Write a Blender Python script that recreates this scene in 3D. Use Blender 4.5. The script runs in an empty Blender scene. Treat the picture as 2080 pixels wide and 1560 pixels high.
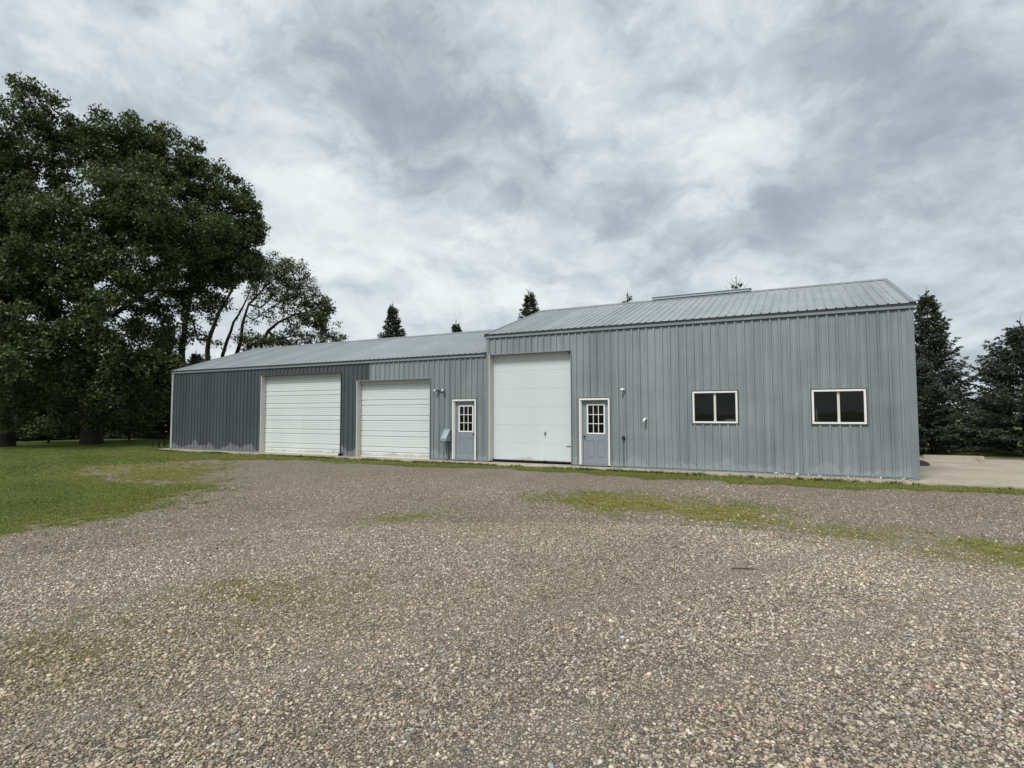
import bpy, bmesh, math, random
import numpy as np
from mathutils import Vector, Matrix
random.seed(7); rng = np.random.default_rng(7)
S = bpy.context.scene
COL = S.collection
R = math.radians
T = 1/3.0

# ------------------------------------------------------------------ camera
CAM = np.array([9.69339, -17.08041, 1.59941]); YAW, PIT, ROL, FPX = -0.471635, 0.0531195, -0.0019758, 1147.142
def basis():
    f = np.array([math.sin(YAW)*math.cos(PIT), math.cos(YAW)*math.cos(PIT), math.sin(PIT)])
    r = np.array([math.cos(YAW), -math.sin(YAW), 0]); u = np.cross(r, f)
    return f, math.cos(ROL)*r + math.sin(ROL)*u, -math.sin(ROL)*r + math.cos(ROL)*u
BF, BR, BU = basis()
def ray(x, y): return BF + BR*(x-1040)/FPX + BU*(780-y)/FPX
def at(x, y, D):                      # the point seen at photo pixel x, y, D metres away along the ground
    d = ray(x, y); return CAM + d*D/math.hypot(d[0], d[1])
def depth(P): return float((np.array(P)-CAM) @ BF)
cd = bpy.data.cameras.new('camera'); cam = bpy.data.objects.new('camera', cd); COL.objects.link(cam)
cd.sensor_width = 36; cd.lens = FPX/2080*36; cd.clip_end = 5000; cd.clip_start = .05
M = Matrix(((BR[0], BU[0], -BF[0], CAM[0]), (BR[1], BU[1], -BF[1], CAM[1]), (BR[2], BU[2], -BF[2], CAM[2]), (0, 0, 0, 1)))
cam.matrix_world = M; S.camera = cam

# ------------------------------------------------------------------ object helpers
def tag(o, label=None, cat=None, group=None, kind=None):
    if label: o['label'] = label
    if cat: o['category'] = cat
    if group: o['group'] = group
    if kind: o['kind'] = kind
    return o
def empty(name, loc, label, cat, group=None, rz=0):
    o = bpy.data.objects.new(name, None); COL.objects.link(o); o.location = loc; o.rotation_euler.z = rz
    o.empty_display_size = .3
    return tag(o, label, cat, group)
def link(name, me, mat, parent=None):
    o = bpy.data.objects.new(name, me); COL.objects.link(o)
    if mat is not None: me.materials.append(mat)
    if parent is not None: o.parent = parent
    return o
class MB:
    """collects polygons, then links them as one mesh object"""
    def __init__(s): s.v = []; s.f = []
    def face(s, pts):
        n = len(s.v); s.v += [tuple(p) for p in pts]; s.f.append(tuple(range(n, n+len(pts)))); return s
    def box(s, x0, x1, y0, y1, z0, z1, bev=0):
        bm = bmesh.new(); bmesh.ops.create_cube(bm, size=1)
        bmesh.ops.scale(bm, vec=(x1-x0, y1-y0, z1-z0), verts=bm.verts)
        bmesh.ops.translate(bm, vec=((x0+x1)/2, (y0+y1)/2, (z0+z1)/2), verts=bm.verts)
        if bev: bmesh.ops.bevel(bm, geom=list(bm.edges), offset=bev, segments=2, affect='EDGES')
        return s.add(bm)
    def add(s, bm, mat=None):
        n = len(s.v); bm.verts.ensure_lookup_table()
        for i, v in enumerate(bm.verts):
            v.index = i; s.v.append(tuple(mat @ v.co if mat else v.co))
        for f in bm.faces: s.f.append(tuple(n+v.index for v in f.verts))
        bm.free(); return s
    def tube(s, pts, rad, seg=8, cap=True):
        pts = [Vector(p) for p in pts]; n0 = len(s.v); k = len(pts)
        rad = [rad]*k if not hasattr(rad, '__len__') else rad
        up = None
        for i, p in enumerate(pts):
            d = (pts[min(i+1, k-1)]-pts[max(i-1, 0)]).normalized()
            if up is None: up = Vector((0, 0, 1)) if abs(d.z) < .9 else Vector((1, 0, 0))
            a = d.cross(up).normalized(); b = a.cross(d).normalized(); up = b
            for j in range(seg):
                t = 2*math.pi*j/seg; s.v.append(tuple(p + (a*math.cos(t)+b*math.sin(t))*rad[i]))
        for i in range(k-1):
            for j in range(seg):
                q = n0+i*seg; s.f.append((q+j, q+(j+1) % seg, q+seg+(j+1) % seg, q+seg+j))
        if cap:
            s.f.append(tuple(n0+j for j in range(seg))[::-1]); s.f.append(tuple(n0+(k-1)*seg+j for j in range(seg)))
        return s
    def sphere(s, c, r, sx=1, sy=1, sz=1, sub=2):
        bm = bmesh.new(); bmesh.ops.create_icosphere(bm, subdivisions=sub, radius=r)
        bmesh.ops.scale(bm, vec=(sx, sy, sz), verts=bm.verts); bmesh.ops.translate(bm, vec=c, verts=bm.verts)
        return s.add(bm)
    def build(s, name, mat, parent=None, smooth=False):
        me = bpy.data.meshes.new(name); me.from_pydata(s.v, [], s.f); me.update()
        if smooth: me.polygons.foreach_set('use_smooth', [True]*len(me.polygons))
        return link(name, me, mat, parent)
def npmesh(name, V, F, mats, k=None):
    """fast mesh from arrays; F is (n, 3) or (n, 4)"""
    me = bpy.data.meshes.new(name); V = np.asarray(V, np.float32); F = np.asarray(F, np.int32)
    me.vertices.add(len(V)); me.vertices.foreach_set('co', V.ravel())
    m = F.shape[1]; me.loops.add(F.size); me.loops.foreach_set('vertex_index', F.ravel())
    me.polygons.add(len(F)); me.polygons.foreach_set('loop_start', np.arange(0, F.size, m, dtype=np.int32))
    me.update(calc_edges=True)
    return me

# ------------------------------------------------------------------ value noise for masks
def vnoise(x, y, seed=0):
    xi = np.floor(x).astype(np.int64); yi = np.floor(y).astype(np.int64); fx = x-xi; fy = y-yi
    def h(a, b):
        n = (a*374761393 + b*668265263 + seed*1442695041) & 0xffffffff
        n = ((n ^ (n >> 13))*1274126177) & 0xffffffff
        return ((n ^ (n >> 16)) & 0xffff)/65535.0
    u = fx*fx*(3-2*fx); v = fy*fy*(3-2*fy)
    return (h(xi, yi)*(1-u)+h(xi+1, yi)*u)*(1-v) + (h(xi, yi+1)*(1-u)+h(xi+1, yi+1)*u)*v
def fbm(x, y, seed=0, o=4):
    s = 0; a = .5; t = 0
    for i in range(o): s = s+a*vnoise(x*2**i, y*2**i, seed+i*17); t += a; a *= .5
    return s/t
def inpoly(x, y, P):
    c = np.zeros(x.shape, bool); n = len(P)
    for i in range(n):
        x0, y0 = P[i]; x1, y1 = P[(i+1) % n]
        if y0 == y1: continue
        c ^= ((y0 > y) != (y1 > y)) & (x < (x1-x0)*(y-y0)/(y1-y0)+x0)
    return c

# ------------------------------------------------------------------ node helpers
def newmat(name):
    m = bpy.data.materials.new(name); m.use_nodes = True; nt = m.node_tree; nt.nodes.clear()
    return m, nt
def nd(nt, t, **kw):
    n = nt.nodes.new('ShaderNode'+t)
    for k, v in kw.items():
        if k in n.inputs.keys() if isinstance(k, str) else False: pass
        setattr(n, k, v)
    return n
def setin(nt, n, **kw):
    for k, v in kw.items():
        k = k.replace('_', ' ')
        if isinstance(v, bpy.types.NodeSocket): nt.links.new(v, n.inputs[k])
        else: n.inputs[k].default_value = v
    return n
def rgba(c): return (c[0], c[1], c[2], 1)
def s2l(*c): return tuple(((v/255+.055)/1.055)**2.4 if v > 10 else v/255/12.92 for v in c)
def math_(nt, op, a, b=None, c=None, clamp=False):
    n = nt.nodes.new('ShaderNodeMath'); n.operation = op; n.use_clamp = clamp
    for i, v in enumerate((a, b, c)):
        if v is None: continue
        if isinstance(v, bpy.types.NodeSocket): nt.links.new(v, n.inputs[i])
        else: n.inputs[i].default_value = v
    return n.outputs[0]
def vmath(nt, op, a, b=None):
    n = nt.nodes.new('ShaderNodeVectorMath'); n.operation = op
    for i, v in enumerate((a, b)):
        if v is None: continue
        if isinstance(v, bpy.types.NodeSocket): nt.links.new(v, n.inputs[i])
        else: n.inputs[i].default_value = v
    return n
def mix(nt, f, a, b, blend='MIX'):
    n = nt.nodes.new('ShaderNodeMix'); n.data_type = 'RGBA'; n.blend_type = blend
    for k, v in ((0, f), (6, a), (7, b)):
        if isinstance(v, bpy.types.NodeSocket): nt.links.new(v, n.inputs[k])
        else: n.inputs[k].default_value = v if k == 0 else rgba(v)
    return n.outputs[2]
def noise(nt, vec, scale, detail=3, rough=.55, dist=0):
    n = nt.nodes.new('ShaderNodeTexNoise'); nt.links.new(vec, n.inputs['Vector'])
    n.inputs['Scale'].default_value = scale; n.inputs['Detail'].default_value = detail
    n.inputs['Roughness'].default_value = rough; n.inputs['Distortion'].default_value = dist
    return n.outputs[0]
def ramp(nt, fac, stops, interp='LINEAR'):
    n = nt.nodes.new('ShaderNodeValToRGB'); nt.links.new(fac, n.inputs[0]); e = n.color_ramp.elements
    n.color_ramp.interpolation = interp
    while len(e) < len(stops): e.new(.5)
    for i, (p, c) in enumerate(stops):
        e[i].position = p; e[i].color = rgba(c) if hasattr(c, '__len__') else (c, c, c, 1)
    return n.outputs[0]
def mapr(nt, v, a, b, c=0, d=1):
    n = nt.nodes.new('ShaderNodeMapRange'); nt.links.new(v, n.inputs[0])
    for i, q in enumerate((a, b, c, d)): n.inputs[i+1].default_value = q
    return n.outputs[0]
def objco(nt): return nt.nodes.new('ShaderNodeTexCoord').outputs['Object']
def scaled(nt, vec, sx, sy, sz):
    return vmath(nt, 'MULTIPLY', vec, (sx, sy, sz)).outputs[0]
def bump(nt, h, st, dist):
    n = nt.nodes.new('ShaderNodeBump'); nt.links.new(h, n.inputs['Height'])
    n.inputs['Strength'].default_value = st; n.inputs['Distance'].default_value = dist
    return n.outputs[0]
def bsdf(nt, col, rough=.6, metal=0, spec=.5, normal=None):
    p = nt.nodes.new('ShaderNodeBsdfPrincipled'); o = nt.nodes.new('ShaderNodeOutputMaterial')
    for k, v in (('Base Color', col), ('Roughness', rough), ('Metallic', metal), ('Specular IOR Level', spec), ('Normal', normal)):
        if v is None: continue
        if isinstance(v, bpy.types.NodeSocket): nt.links.new(v, p.inputs[k])
        else: p.inputs[k].default_value = rgba(v) if k == 'Base Color' else v
    nt.links.new(p.outputs[0], o.inputs[0]); return p
def plain(name, c, rough=.5, metal=0, var=.12, scale=3, spec=.5, bmp=0):
    m, nt = newmat(name); co = objco(nt); n = noise(nt, co, scale, 5, .65)
    n2 = noise(nt, co, scale*14, 3, .6)
    f = math_(nt, 'ADD', math_(nt, 'MULTIPLY', n, .7), math_(nt, 'MULTIPLY', n2, .3))
    col = mix(nt, mapr(nt, f, .3, .7), tuple(v*(1-var) for v in c), tuple(min(1, v*(1+var)) for v in c))
    bsdf(nt, col, mapr(nt, n, .2, .8, rough-.08, min(1, rough+.1)), metal, spec, bump(nt, n2, .3, bmp) if bmp else None)
    return m

# ------------------------------------------------------------------ materials of the shed
def galvanised(name, dark, light, streak=1.0, metal=.3, chalk=None, chalk_h=.3, axis='x', spots=0, rough=.5):
    m, nt = newmat(name); co = objco(nt)
    sx = nt.nodes.new('ShaderNodeSeparateXYZ'); nt.links.new(co, sx.inputs[0])
    w = nt.nodes.new('ShaderNodeTexWhiteNoise'); w.noise_dimensions = '1D'
    nt.links.new(math_(nt, 'FLOOR', math_(nt, 'DIVIDE', sx.outputs[0], .914)), w.inputs['W'])
    if axis == 'x': sv = scaled(nt, co, 16, 16, .35)
    else: sv = scaled(nt, co, 9, .35, .35)
    st = noise(nt, sv, 1, 4, .7)                                  # run-off streaks
    st2 = noise(nt, scaled(nt, co, 4.4, 4.4, .25) if axis == 'x' else scaled(nt, co, 2.2, .3, .3), 1, 3, .6)
    bl = noise(nt, co, .8, 4, .6); sp = noise(nt, co, 60, 2, .5)  # blotches and spangle
    f = math_(nt, 'ADD', math_(nt, 'MULTIPLY', st, .45*streak), math_(nt, 'MULTIPLY', bl, .25))
    f = math_(nt, 'ADD', f, math_(nt, 'MULTIPLY', st2, .35*streak))
    f = math_(nt, 'ADD', f, math_(nt, 'MULTIPLY', w.outputs[0], .12))
    f = math_(nt, 'ADD', f, math_(nt, 'MULTIPLY', sp, .12))
    mid = .225*streak+.125+.175*streak+.06+.06
    col = mix(nt, mapr(nt, f, mid-.2, mid+.2), dark, light)
    if spots:
        d = noise(nt, scaled(nt, co, 1, .6, .6), 5, 5, .75)
        col = mix(nt, math_(nt, 'MULTIPLY', mapr(nt, d, .52, .7), spots), col, tuple(v*.45 for v in dark))
    if chalk:
        hn = noise(nt, scaled(nt, co, 1.1, 1, 0), 1, 3, .6)
        top = math_(nt, 'MULTIPLY', mapr(nt, hn, .42, .62), chalk_h)
        k = math_(nt, 'SUBTRACT', math_(nt, 'ADD', top, .04), sx.outputs[2])
        k = mapr(nt, k, -.02, .05); k = math_(nt, 'MULTIPLY', k, mapr(nt, st, .3, .75, .25, 1))
        col = mix(nt, k, col, chalk)
    bsdf(nt, col, mapr(nt, bl, .3, .7, rough-.07, rough+.1), metal, .5, bump(nt, sp, .06, .004))
    return m
M_LIGHT = galvanised('weathered_galvanised_steel', s2l(102, 111, 113), s2l(148, 158, 160), .75, .2, s2l(146, 157, 160), .30)
M_DARK = galvanised('dark_grey_coated_steel', s2l(55, 61, 64), s2l(76, 83, 87), .8, .1, s2l(128, 134, 143), .38)
M_ROOF = galvanised('galvanised_roof_steel', s2l(124, 131, 134), s2l(160, 167, 170), .8, .3, None, 0, 'y', .4)
M_ROOFL = galvanised('pale_roof_steel', s2l(134, 141, 144), s2l(166, 173, 176), .5, .3, None, 0, 'y', .08)
M_TRIM = plain('grey_steel_trim', s2l(126, 134, 138), .45, .3, .1, 2)
M_DTRIM = plain('dark_steel_trim', s2l(66, 72, 77), .5, .2, .1, 2)
M_EDGE = plain('eave_closure_shadow_dark', s2l(38, 42, 47), .7, 0, .2, 4)  # closure strip colour, darkened to stand in for shade under the roof edge
M_WHITE = plain('white_painted_trim', (.72, .72, .71), .45, 0, .05, 2.5)
M_ODOOR = galvanised('white_ribbed_door_steel', s2l(188, 195, 195), s2l(202, 209, 209), .2, 0, s2l(150, 146, 134), .12, 'y', .0, .42)
M_FLUSH = galvanised('white_embossed_door_steel', s2l(187, 194, 197), s2l(196, 203, 205), .25, 0, s2l(158, 155, 145), .14, 'y', .0, .45)
M_JAMB = plain('off_white_jamb_paint', s2l(208, 206, 200), .5, 0, .06, 5)
M_DOOR = plain('blue_grey_door_paint', s2l(124, 133, 140), .45, 0, .04, 2)
M_RUBBER = plain('black_rubber', (.012, .012, .013), .7, 0, .2, 9)
M_BLACK = plain('black_painted_metal', (.02, .02, .022), .4, .2, .2, 9)
M_CONC = None
def concrete(name, a, b):
    m, nt = newmat(name); co = objco(nt)
    n = noise(nt, co, .7, 6, .65); g = noise(nt, co, 90, 2, .6); l = noise(nt, scaled(nt, co, .25, 2.2, 1), 1, 5, .65)
    f = math_(nt, 'ADD', math_(nt, 'MULTIPLY', n, .5), math_(nt, 'ADD', math_(nt, 'MULTIPLY', l, .3), math_(nt, 'MULTIPLY', g, .2)))
    col = mix(nt, mapr(nt, f, .3, .7), a, b)
    st = noise(nt, co, 2.3, 6, .8); col = mix(nt, mapr(nt, st, .52, .76, 0, .6), col, tuple(v*.45 for v in a))
    bsdf(nt, col, .85, 0, .3, bump(nt, g, .25, .006)); return m
M_CONC = concrete('weathered_concrete', s2l(128, 120, 107), s2l(176, 167, 152))
def glassmat():
    m, nt = newmat('window_glass')
    o = nt.nodes.new('ShaderNodeOutputMaterial'); mx = nt.nodes.new('ShaderNodeMixShader')
    t = nt.nodes.new('ShaderNodeBsdfTransparent'); t.inputs[0].default_value = (.82, .84, .84, 1)
    g = nt.nodes.new('ShaderNodeBsdfGlossy'); g.inputs['Roughness'].default_value = .015; g.inputs[0].default_value = (.65, .67, .67, 1)
    fr = nt.nodes.new('ShaderNodeFresnel'); fr.inputs[0].default_value = 1.5
    co = objco(nt); b = bump(nt, noise(nt, co, 1.3, 2), .12, .02)
    nt.links.new(b, g.inputs['Normal'])
    nt.links.new(fr.outputs[0], mx.inputs[0]); nt.links.new(t.outputs[0], mx.inputs[1]); nt.links.new(g.outputs[0], mx.inputs[2])
    nt.links.new(mx.outputs[0], o.inputs[0]); return m
M_GLASS = glassmat()
M_TIMBER = plain('bare_stud_wood', s2l(150, 128, 100), .7, 0, .2, 4)
M_INSIDE = plain('brown_interior_lining', (.46, .42, .38), .9, 0, .3, 1)

# ------------------------------------------------------------------ ribbed sheeting
RIB = .2286
def profile(x0, x1, phase, h=.032, w0=.036, w1=.021, minor=.004, cuts=()):
    P = []; k = math.ceil((x0-phase)/RIB)-1
    while phase+k*RIB < x1+RIB:
        c = phase+k*RIB
        P += [(c-w0, 0), (c-w1, h), (c+w1, h), (c+w0, 0)]
        if minor:
            for q in (1/3, 2/3): m = c+RIB*q; P += [(m-.013, 0), (m-.006, minor), (m+.006, minor), (m+.013, 0)]
        k += 1
    X = [p[0] for p in P]; Y = [p[1] for p in P]
    xs = sorted(set([x for x in X if x0 < x < x1]+[x0, x1]+[c for c in cuts if x0 < c < x1]))
    return [(x, float(np.interp(x, X, Y))) for x in xs]
def wall_sheet(x0, x1, zb, zt, openings=(), phase=0, fn=None, **kw):
    """vertical ribbed sheet; zt may be a function of x; fn maps (x, out, z) to a point"""
    mb = MB(); cuts = [c for o in openings for c in o[:2]]; P = profile(x0, x1, phase, cuts=cuts, **kw)
    top = zt if callable(zt) else (lambda x: zt)
    fn = fn or (lambda x, o, z: (x, -o, z))
    for (a, ya), (b, yb) in zip(P, P[1:]):
        iv = [(zb, None)]; m = (a+b)/2
        for ox0, ox1, oz0, oz1 in openings:
            if ox0 < m < ox1:
                iv = [(zb, oz0), (oz1, None)] if oz0 > zb+.01 else [(oz1, None)]
        for lo, hi in iv:
            ha = top(a) if hi is None else hi; hb = top(b) if hi is None else hi
            mb.face([fn(a, ya, lo), fn(b, yb, lo), fn(b, yb, hb), fn(a, ya, ha)])
    return mb
def roof_sheet(x0, x1, y0, z0, y1, z1, phase, h=.02):
    mb = MB(); P = profile(x0, x1, phase, h=h+.005, w0=.026, w1=.011, minor=.003)
    d = Vector((0, y1-y0, z1-z0)).normalized(); n = Vector((1, 0, 0)).cross(d)
    if n.z < 0: n = -n
    for (a, ya), (b, yb) in zip(P, P[1:]):
        mb.face([Vector((a, y0, z0))+n*ya, Vector((b, y0, z0))+n*yb, Vector((b, y1, z1))+n*yb, Vector((a, y1, z1))+n*ya])
    return mb

# ------------------------------------------------------------------ the shed
L1, L2, H1, H2, W1, W2 = 12.25, 17.69, 4.363, 3.733, 4.69, 4.54
OV = .08
RZ1 = H1+(W1+OV)*T; RZ2 = H2+(W2+OV)*T
shed = empty('metal_shed', (0, 0, 0), 'long grey ribbed metal shed with a low left wing and taller right section', 'metal building')
OH = [(-11.37, -6.70, -.05, 3.305), (-5.88, -2.36, -.07, 2.925), (.10, 3.14, 0, 3.665)]
D1 = (-1.40, -.42, 0, 2.12); D2 = (3.40, 4.41, 0, 2.09)
WN = [(6.90, 8.12, 1.325, 2.24), (9.97, 11.205, 1.32, 2.225)]
zl = H2-.02; zt_ = H1-.02
def screws(o, x0, x1, zt, openings, phase, h=.025):
    me = o.data; n0 = len(me.polygons); V = [tuple(v.co) for v in me.vertices]; F = [tuple(p.vertices) for p in me.polygons]; k = math.ceil((x0-phase)/RIB)
    while phase+k*RIB < x1-.03:
        c = phase+k*RIB; k += 1
        for z in np.arange(.12, zt-.2, .76):
            z += random.uniform(-.012, .012)
            if any(a-.03 < c < b+.03 and z0-.05 < z < z1+.05 for a, b, z0, z1 in openings): continue
            n = len(V); r = .0115; y = -h-.006
            for j in range(6): t = j*math.pi/3; V.append((c+r*math.cos(t), y, z+r*math.sin(t)))
            for j in range(6): t = j*math.pi/3; V.append((c+r*1.15*math.cos(t), y+.0055, z+r*1.15*math.sin(t)))
            F.append(tuple(range(n, n+6))[::-1]); F += [(n+j, n+(j+1) % 6, n+6+(j+1) % 6, n+6+j) for j in range(6)]
    m2 = bpy.data.meshes.new('wall'); m2.from_pydata(V, [], F)
    for m in me.materials: m2.materials.append(m)
    m2.materials.append(M_TRIM); m2.polygons.foreach_set('material_index', [0]*n0+[1]*(len(F)-n0)); o.data = m2; return o
tag(wall_sheet(-L2, -5.235, -.02, zl, [OH[0], OH[1]], .05).build('wall', M_DARK, shed), 'dark charcoal ribbed steel wall of the low wing')
tag(screws(wall_sheet(-5.235, 0, -.01, zl, [OH[1], D1], .05).build('wall', M_LIGHT, shed), -5.235, 0, zl, [OH[1], D1], .05, .032), 'streaky light galvanised wall of the low wing')
tag(screws(wall_sheet(0, L1, -.01, zt_, [OH[2], D2]+WN, .09).build('wall', M_LIGHT, shed), .1, L1-.14, zt_, [OH[2], D2]+WN, .09, .032), 'light grey galvanised front wall of the tall section')
for (xx, d, hh, ww, rz, m, sgn) in ((L1, 2*W1, H1, W1, RZ1, M_LIGHT, 1), (0, 2*W1, H1, W1, RZ1, M_LIGHT, -1), (-L2, 2*W2, H2, W2, RZ2, M_DARK, -1)):
    f = lambda y, hh=hh, ww=ww: hh-.02+(OV+(y if y < ww else 2*ww-y))*T
    b = -.02 if not (xx == 0) else 3.0
    wall_sheet(.0, d, b, f, (), .07, lambda x, o, z, xx=xx, sgn=sgn: (xx+sgn*o, x, z)).build('wall', m, shed)
for (x0, x1, yy, hh, m) in ((0, L1, 2*W1, H1-.02, M_LIGHT), (-L2, 0, 2*W2, H2-.02, M_DARK)):
    wall_sheet(x0, x1, -.02, hh, (), .07, lambda x, o, z, yy=yy: (x, yy+o, z)).build('wall', m, shed)
# roofs
def roof(x0, x1, hh, ww, rz, m, phase, lab):
    a = roof_sheet(x0, x1, -OV, hh, ww, rz, phase); b = roof_sheet(x0, x1, 2*ww+OV, hh, ww, rz, phase)
    n = len(a.v); a.v += b.v; a.f += [tuple(n+i for i in f) for f in b.f]
    r = tag(a.build('roof', m, shed), lab)
    c = MB()
    for sy in (-1, 1):                                           # folded ridge cap
        p = [(0, .045), (.17, -.17*T+.034), (.172, -.172*T+.014)]
        for (u0, v0), (u1, v1) in zip(p, p[1:]):
            c.face([(x0, ww+sy*u0, rz+v0), (x1, ww+sy*u0, rz+v0), (x1, ww+sy*u1, rz+v1), (x0, ww+sy*u1, rz+v1)])
    c.build('ridge_cap', M_TRIM, r)
    # rake trims at the gable ends
    for xx, s in ((x0, -1), (x1, 1)):
        if xx == 0 and s == 1: continue
        for yy0, yy1 in ((-OV, ww), (2*ww+OV, ww)):
            e = MB(); q = [Vector((xx, yy0, hh)), Vector((xx, yy1, rz))]
            for (da, za), (db, zb) in (((-.09*s, .026), (.012*s, .026)), ((.012*s, .026), (.012*s, -.10))):
                e.face([q[0]+Vector((da, 0, za)), q[1]+Vector((da, 0, za)), q[1]+Vector((db, 0, zb)), q[0]+Vector((db, 0, zb))])
            e.build('rake_trim', M_TRIM, r)
    # ribbed closure under the sheet edge, its near-black colour painting the eave's shadow gap
    k = MB(); P = profile(x0+.005, x1-.005, phase, w0=.026, w1=.009, minor=0)
    for (xa, ya), (xb, yb) in zip(P, P[1:]):
        k.face([(xa, -OV+.012, hh-.055), (xb, -OV+.012, hh-.055), (xb, -OV+.012, hh+yb), (xa, -OV+.012, hh+ya)])
    k.face([(x0, -OV+.012, hh-.055), (x1, -OV+.012, hh-.055), (x1, -.02, hh-.03), (x0, -.02, hh-.03)])
    k.build('eave_shadow_closure', M_EDGE, r)
    MB().box(x0+.02, x1-.02, -.058, -.022, hh-.135, hh-.05, .004).build('fascia', M_TRIM, r)
    MB().box(x0+.02, x1-.02, -.040, -.004, hh-.158, hh-.138, .003).build('fascia_lip', M_DTRIM, r)
    return r
r1 = roof(-.05, L1+.07, H1, W1, RZ1, M_ROOF, .09, 'grey ribbed roof of the tall section')
r2 = roof(-L2-.07, -.022, H2, W2, RZ2, M_ROOFL, .05, 'pale ribbed roof of the low wing')
v = MB().box(4.74, 8.2, W1-.16, W1+.16, RZ1+.02, RZ1+.10, .01)
v.box(4.70, 8.24, W1-.2, W1+.2, RZ1+.102, RZ1+.125, .006); v.build('ridge_vent', plain('pale_vent_metal', s2l(178, 188, 193), .5, .1, .06, 2), shed)
# corner trims
def corner(x, w, sgn, zb, zt, m):
    c = MB().box(min(x, x-sgn*w), max(x, x-sgn*w), -.04, -.034, zb, zt, .002)
    c.box(x-.0 if sgn > 0 else x-.03, x+.03 if sgn > 0 else x, -.04, .14, zb, zt, .002); c.build('corner_trim', m, shed)
corner(L1, .135, 1, -.015, H1-.19, M_TRIM); corner(-L2, .10, -1, -.015, H2-.16, plain('pale_corner_trim', s2l(160, 163, 165), .5, .1, .08, 2))
MB().box(.0, .085, -.04, -.034, 0, H1-.16, .002).build('corner_trim', M_TRIM, shed)
# base trim strip
for a, b in ((-L2, OH[0][0]), (OH[0][1], OH[1][0]), (OH[1][1], D1[0]), (D1[1], OH[2][0]), (OH[2][1], D2[0]), (D2[1], L1)):
    MB().box(a+.005, b-.005, -.046, -.034, -.045, -.018, .003).build('base_trim', M_TRIM, shed)
MB().box(-L2+.02, L1-.02, .02, 2*W2-.02, -.25, -.05).build('floor_slab', M_CONC, shed)
il = MB()
il.box(.3, L1-.3, 3.2, 3.25, -.04, 4.2); il.box(5.9, 5.95, .35, 3.19, -.04, 4.2); il.box(-L2+.3, -.3, 3.2, 3.25, -.04, 3.5)
il.box(6.0, L1-.3, .35, 3.19, 2.75, 2.79); il.box(L1-.36, L1-.31, .35, 3.19, -.04, 2.7)
il.build('interior_partition', M_INSIDE, shed)

# overhead doors
def door_profile(seams, z0, z1, kind):
    P = [(z0, 0)]
    if kind == 'flush':
        for z in sorted(seams): P += [(z-.006, 0), (z-.002, .005), (z+.002, .005), (z+.006, 0)]
    else:
        zs = sorted(seams)
        for i, z in enumerate(zs):
            P += [(z-.030, 0), (z-.008, .028), (z+.008, .028), (z+.016, 0)]
            nx = zs[i+1] if i+1 < len(zs) else z1
            if nx-z > .28:                                        # shallow stiffening beads in the wide band
                for q in (.28, .5, .72): c = z+(nx-z)*q; P += [(c-.014, 0), (c-.004, .008), (c+.004, .008), (c+.014, 0)]
    P.append((z1, 0)); return P
def overhead(o, seams, kind, m, lab, header):
    x0, x1, z0, z1 = o; yd = .2; d = MB(); P = door_profile(seams, z0+.02, z1-.01, kind)
    for (za, ya), (zb, yb) in zip(P, P[1:]):
        d.face([(x0+.02, yd+ya, za), (x1-.02, yd+ya, za), (x1-.02, yd+yb, zb), (x0+.02, yd+yb, zb)])
    dr = tag(d.build('overhead_door', m, shed), lab)
    j = MB()
    j.box(x0-.004, x0+.022, -.038, .10, z0-.01, z1+.0, .003); j.box(x0-.004, x0+.034, .1005, .195, z0-.01, z1-.002, .003)
    j.build('jamb', M_JAMB, dr)
    k = MB(); k.box(x1-.022, x1+.004, -.042, .195, z0-.01, z1, .003); k.build('jamb', M_DTRIM if header else M_TRIM, dr)
    h = MB(); h.box(x0+.024, x1-.024, -.039, .195, z1-.03, z1+.004, .003); h.build('header_trim', M_DTRIM if header else M_TRIM, dr)
    MB().box(x0+.036, x1-.023, .17, .215, z0-.0, z0+.045, .006).build('bottom_seal', M_RUBBER if kind == 'flush' else M_JAMB, dr)
    MB().box(x0+.036, x1-.023, .165, .193, z1-.075, z1-.032, .004).build('top_seal', M_JAMB, dr)
    return dr
s1 = [3.156, 2.945, 2.594, 2.403, 2.07, 1.866, 1.545, 1.35, .983, .788, .378, .17]
s2 = [2.76, 2.568, 2.159, 1.951, 1.553, 1.35, .951, .744, .346, .145]
od1 = overhead(OH[0], s1, 'rib', M_ODOOR, 'wide white ribbed overhead door in the dark wall', True)
od2 = overhead(OH[1], s2, 'rib', M_ODOOR, 'lower white ribbed overhead door next to the entry door', False)
od3 = overhead(OH[2], [3.064, 2.455, 1.842, 1.228, .622], 'flush', M_FLUSH, 'tall flush white overhead door', False)
hb = MB().box(2.085, 2.15, .178, .199, .90, 1.01, .006).tube([(2.1175, .17, .94), (2.1175, .13, .94), (2.1175, .125, .90)], .012).build('handle', M_TRIM, od3)
MB().box(2.87, 3.06, .18, .199, .535, .562, .004).build('slide_latch', M_TRIM, od3)
MB().box(2.06, 2.19, .10, .165, .008, .06, .01).build('step_plate', M_BLACK, od3)
MB().box(3.03, 3.10, .06, .16, 3.55, 3.63, .01).tube([(3.065, .06, 3.59), (3.065, .02, 3.585)], .03).build('door_sensor', M_BLACK, shed)
MB().box(-2.45, -2.40, .185, .199, .43, .47, .004).build('slide_latch', M_TRIM, od2)

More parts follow.
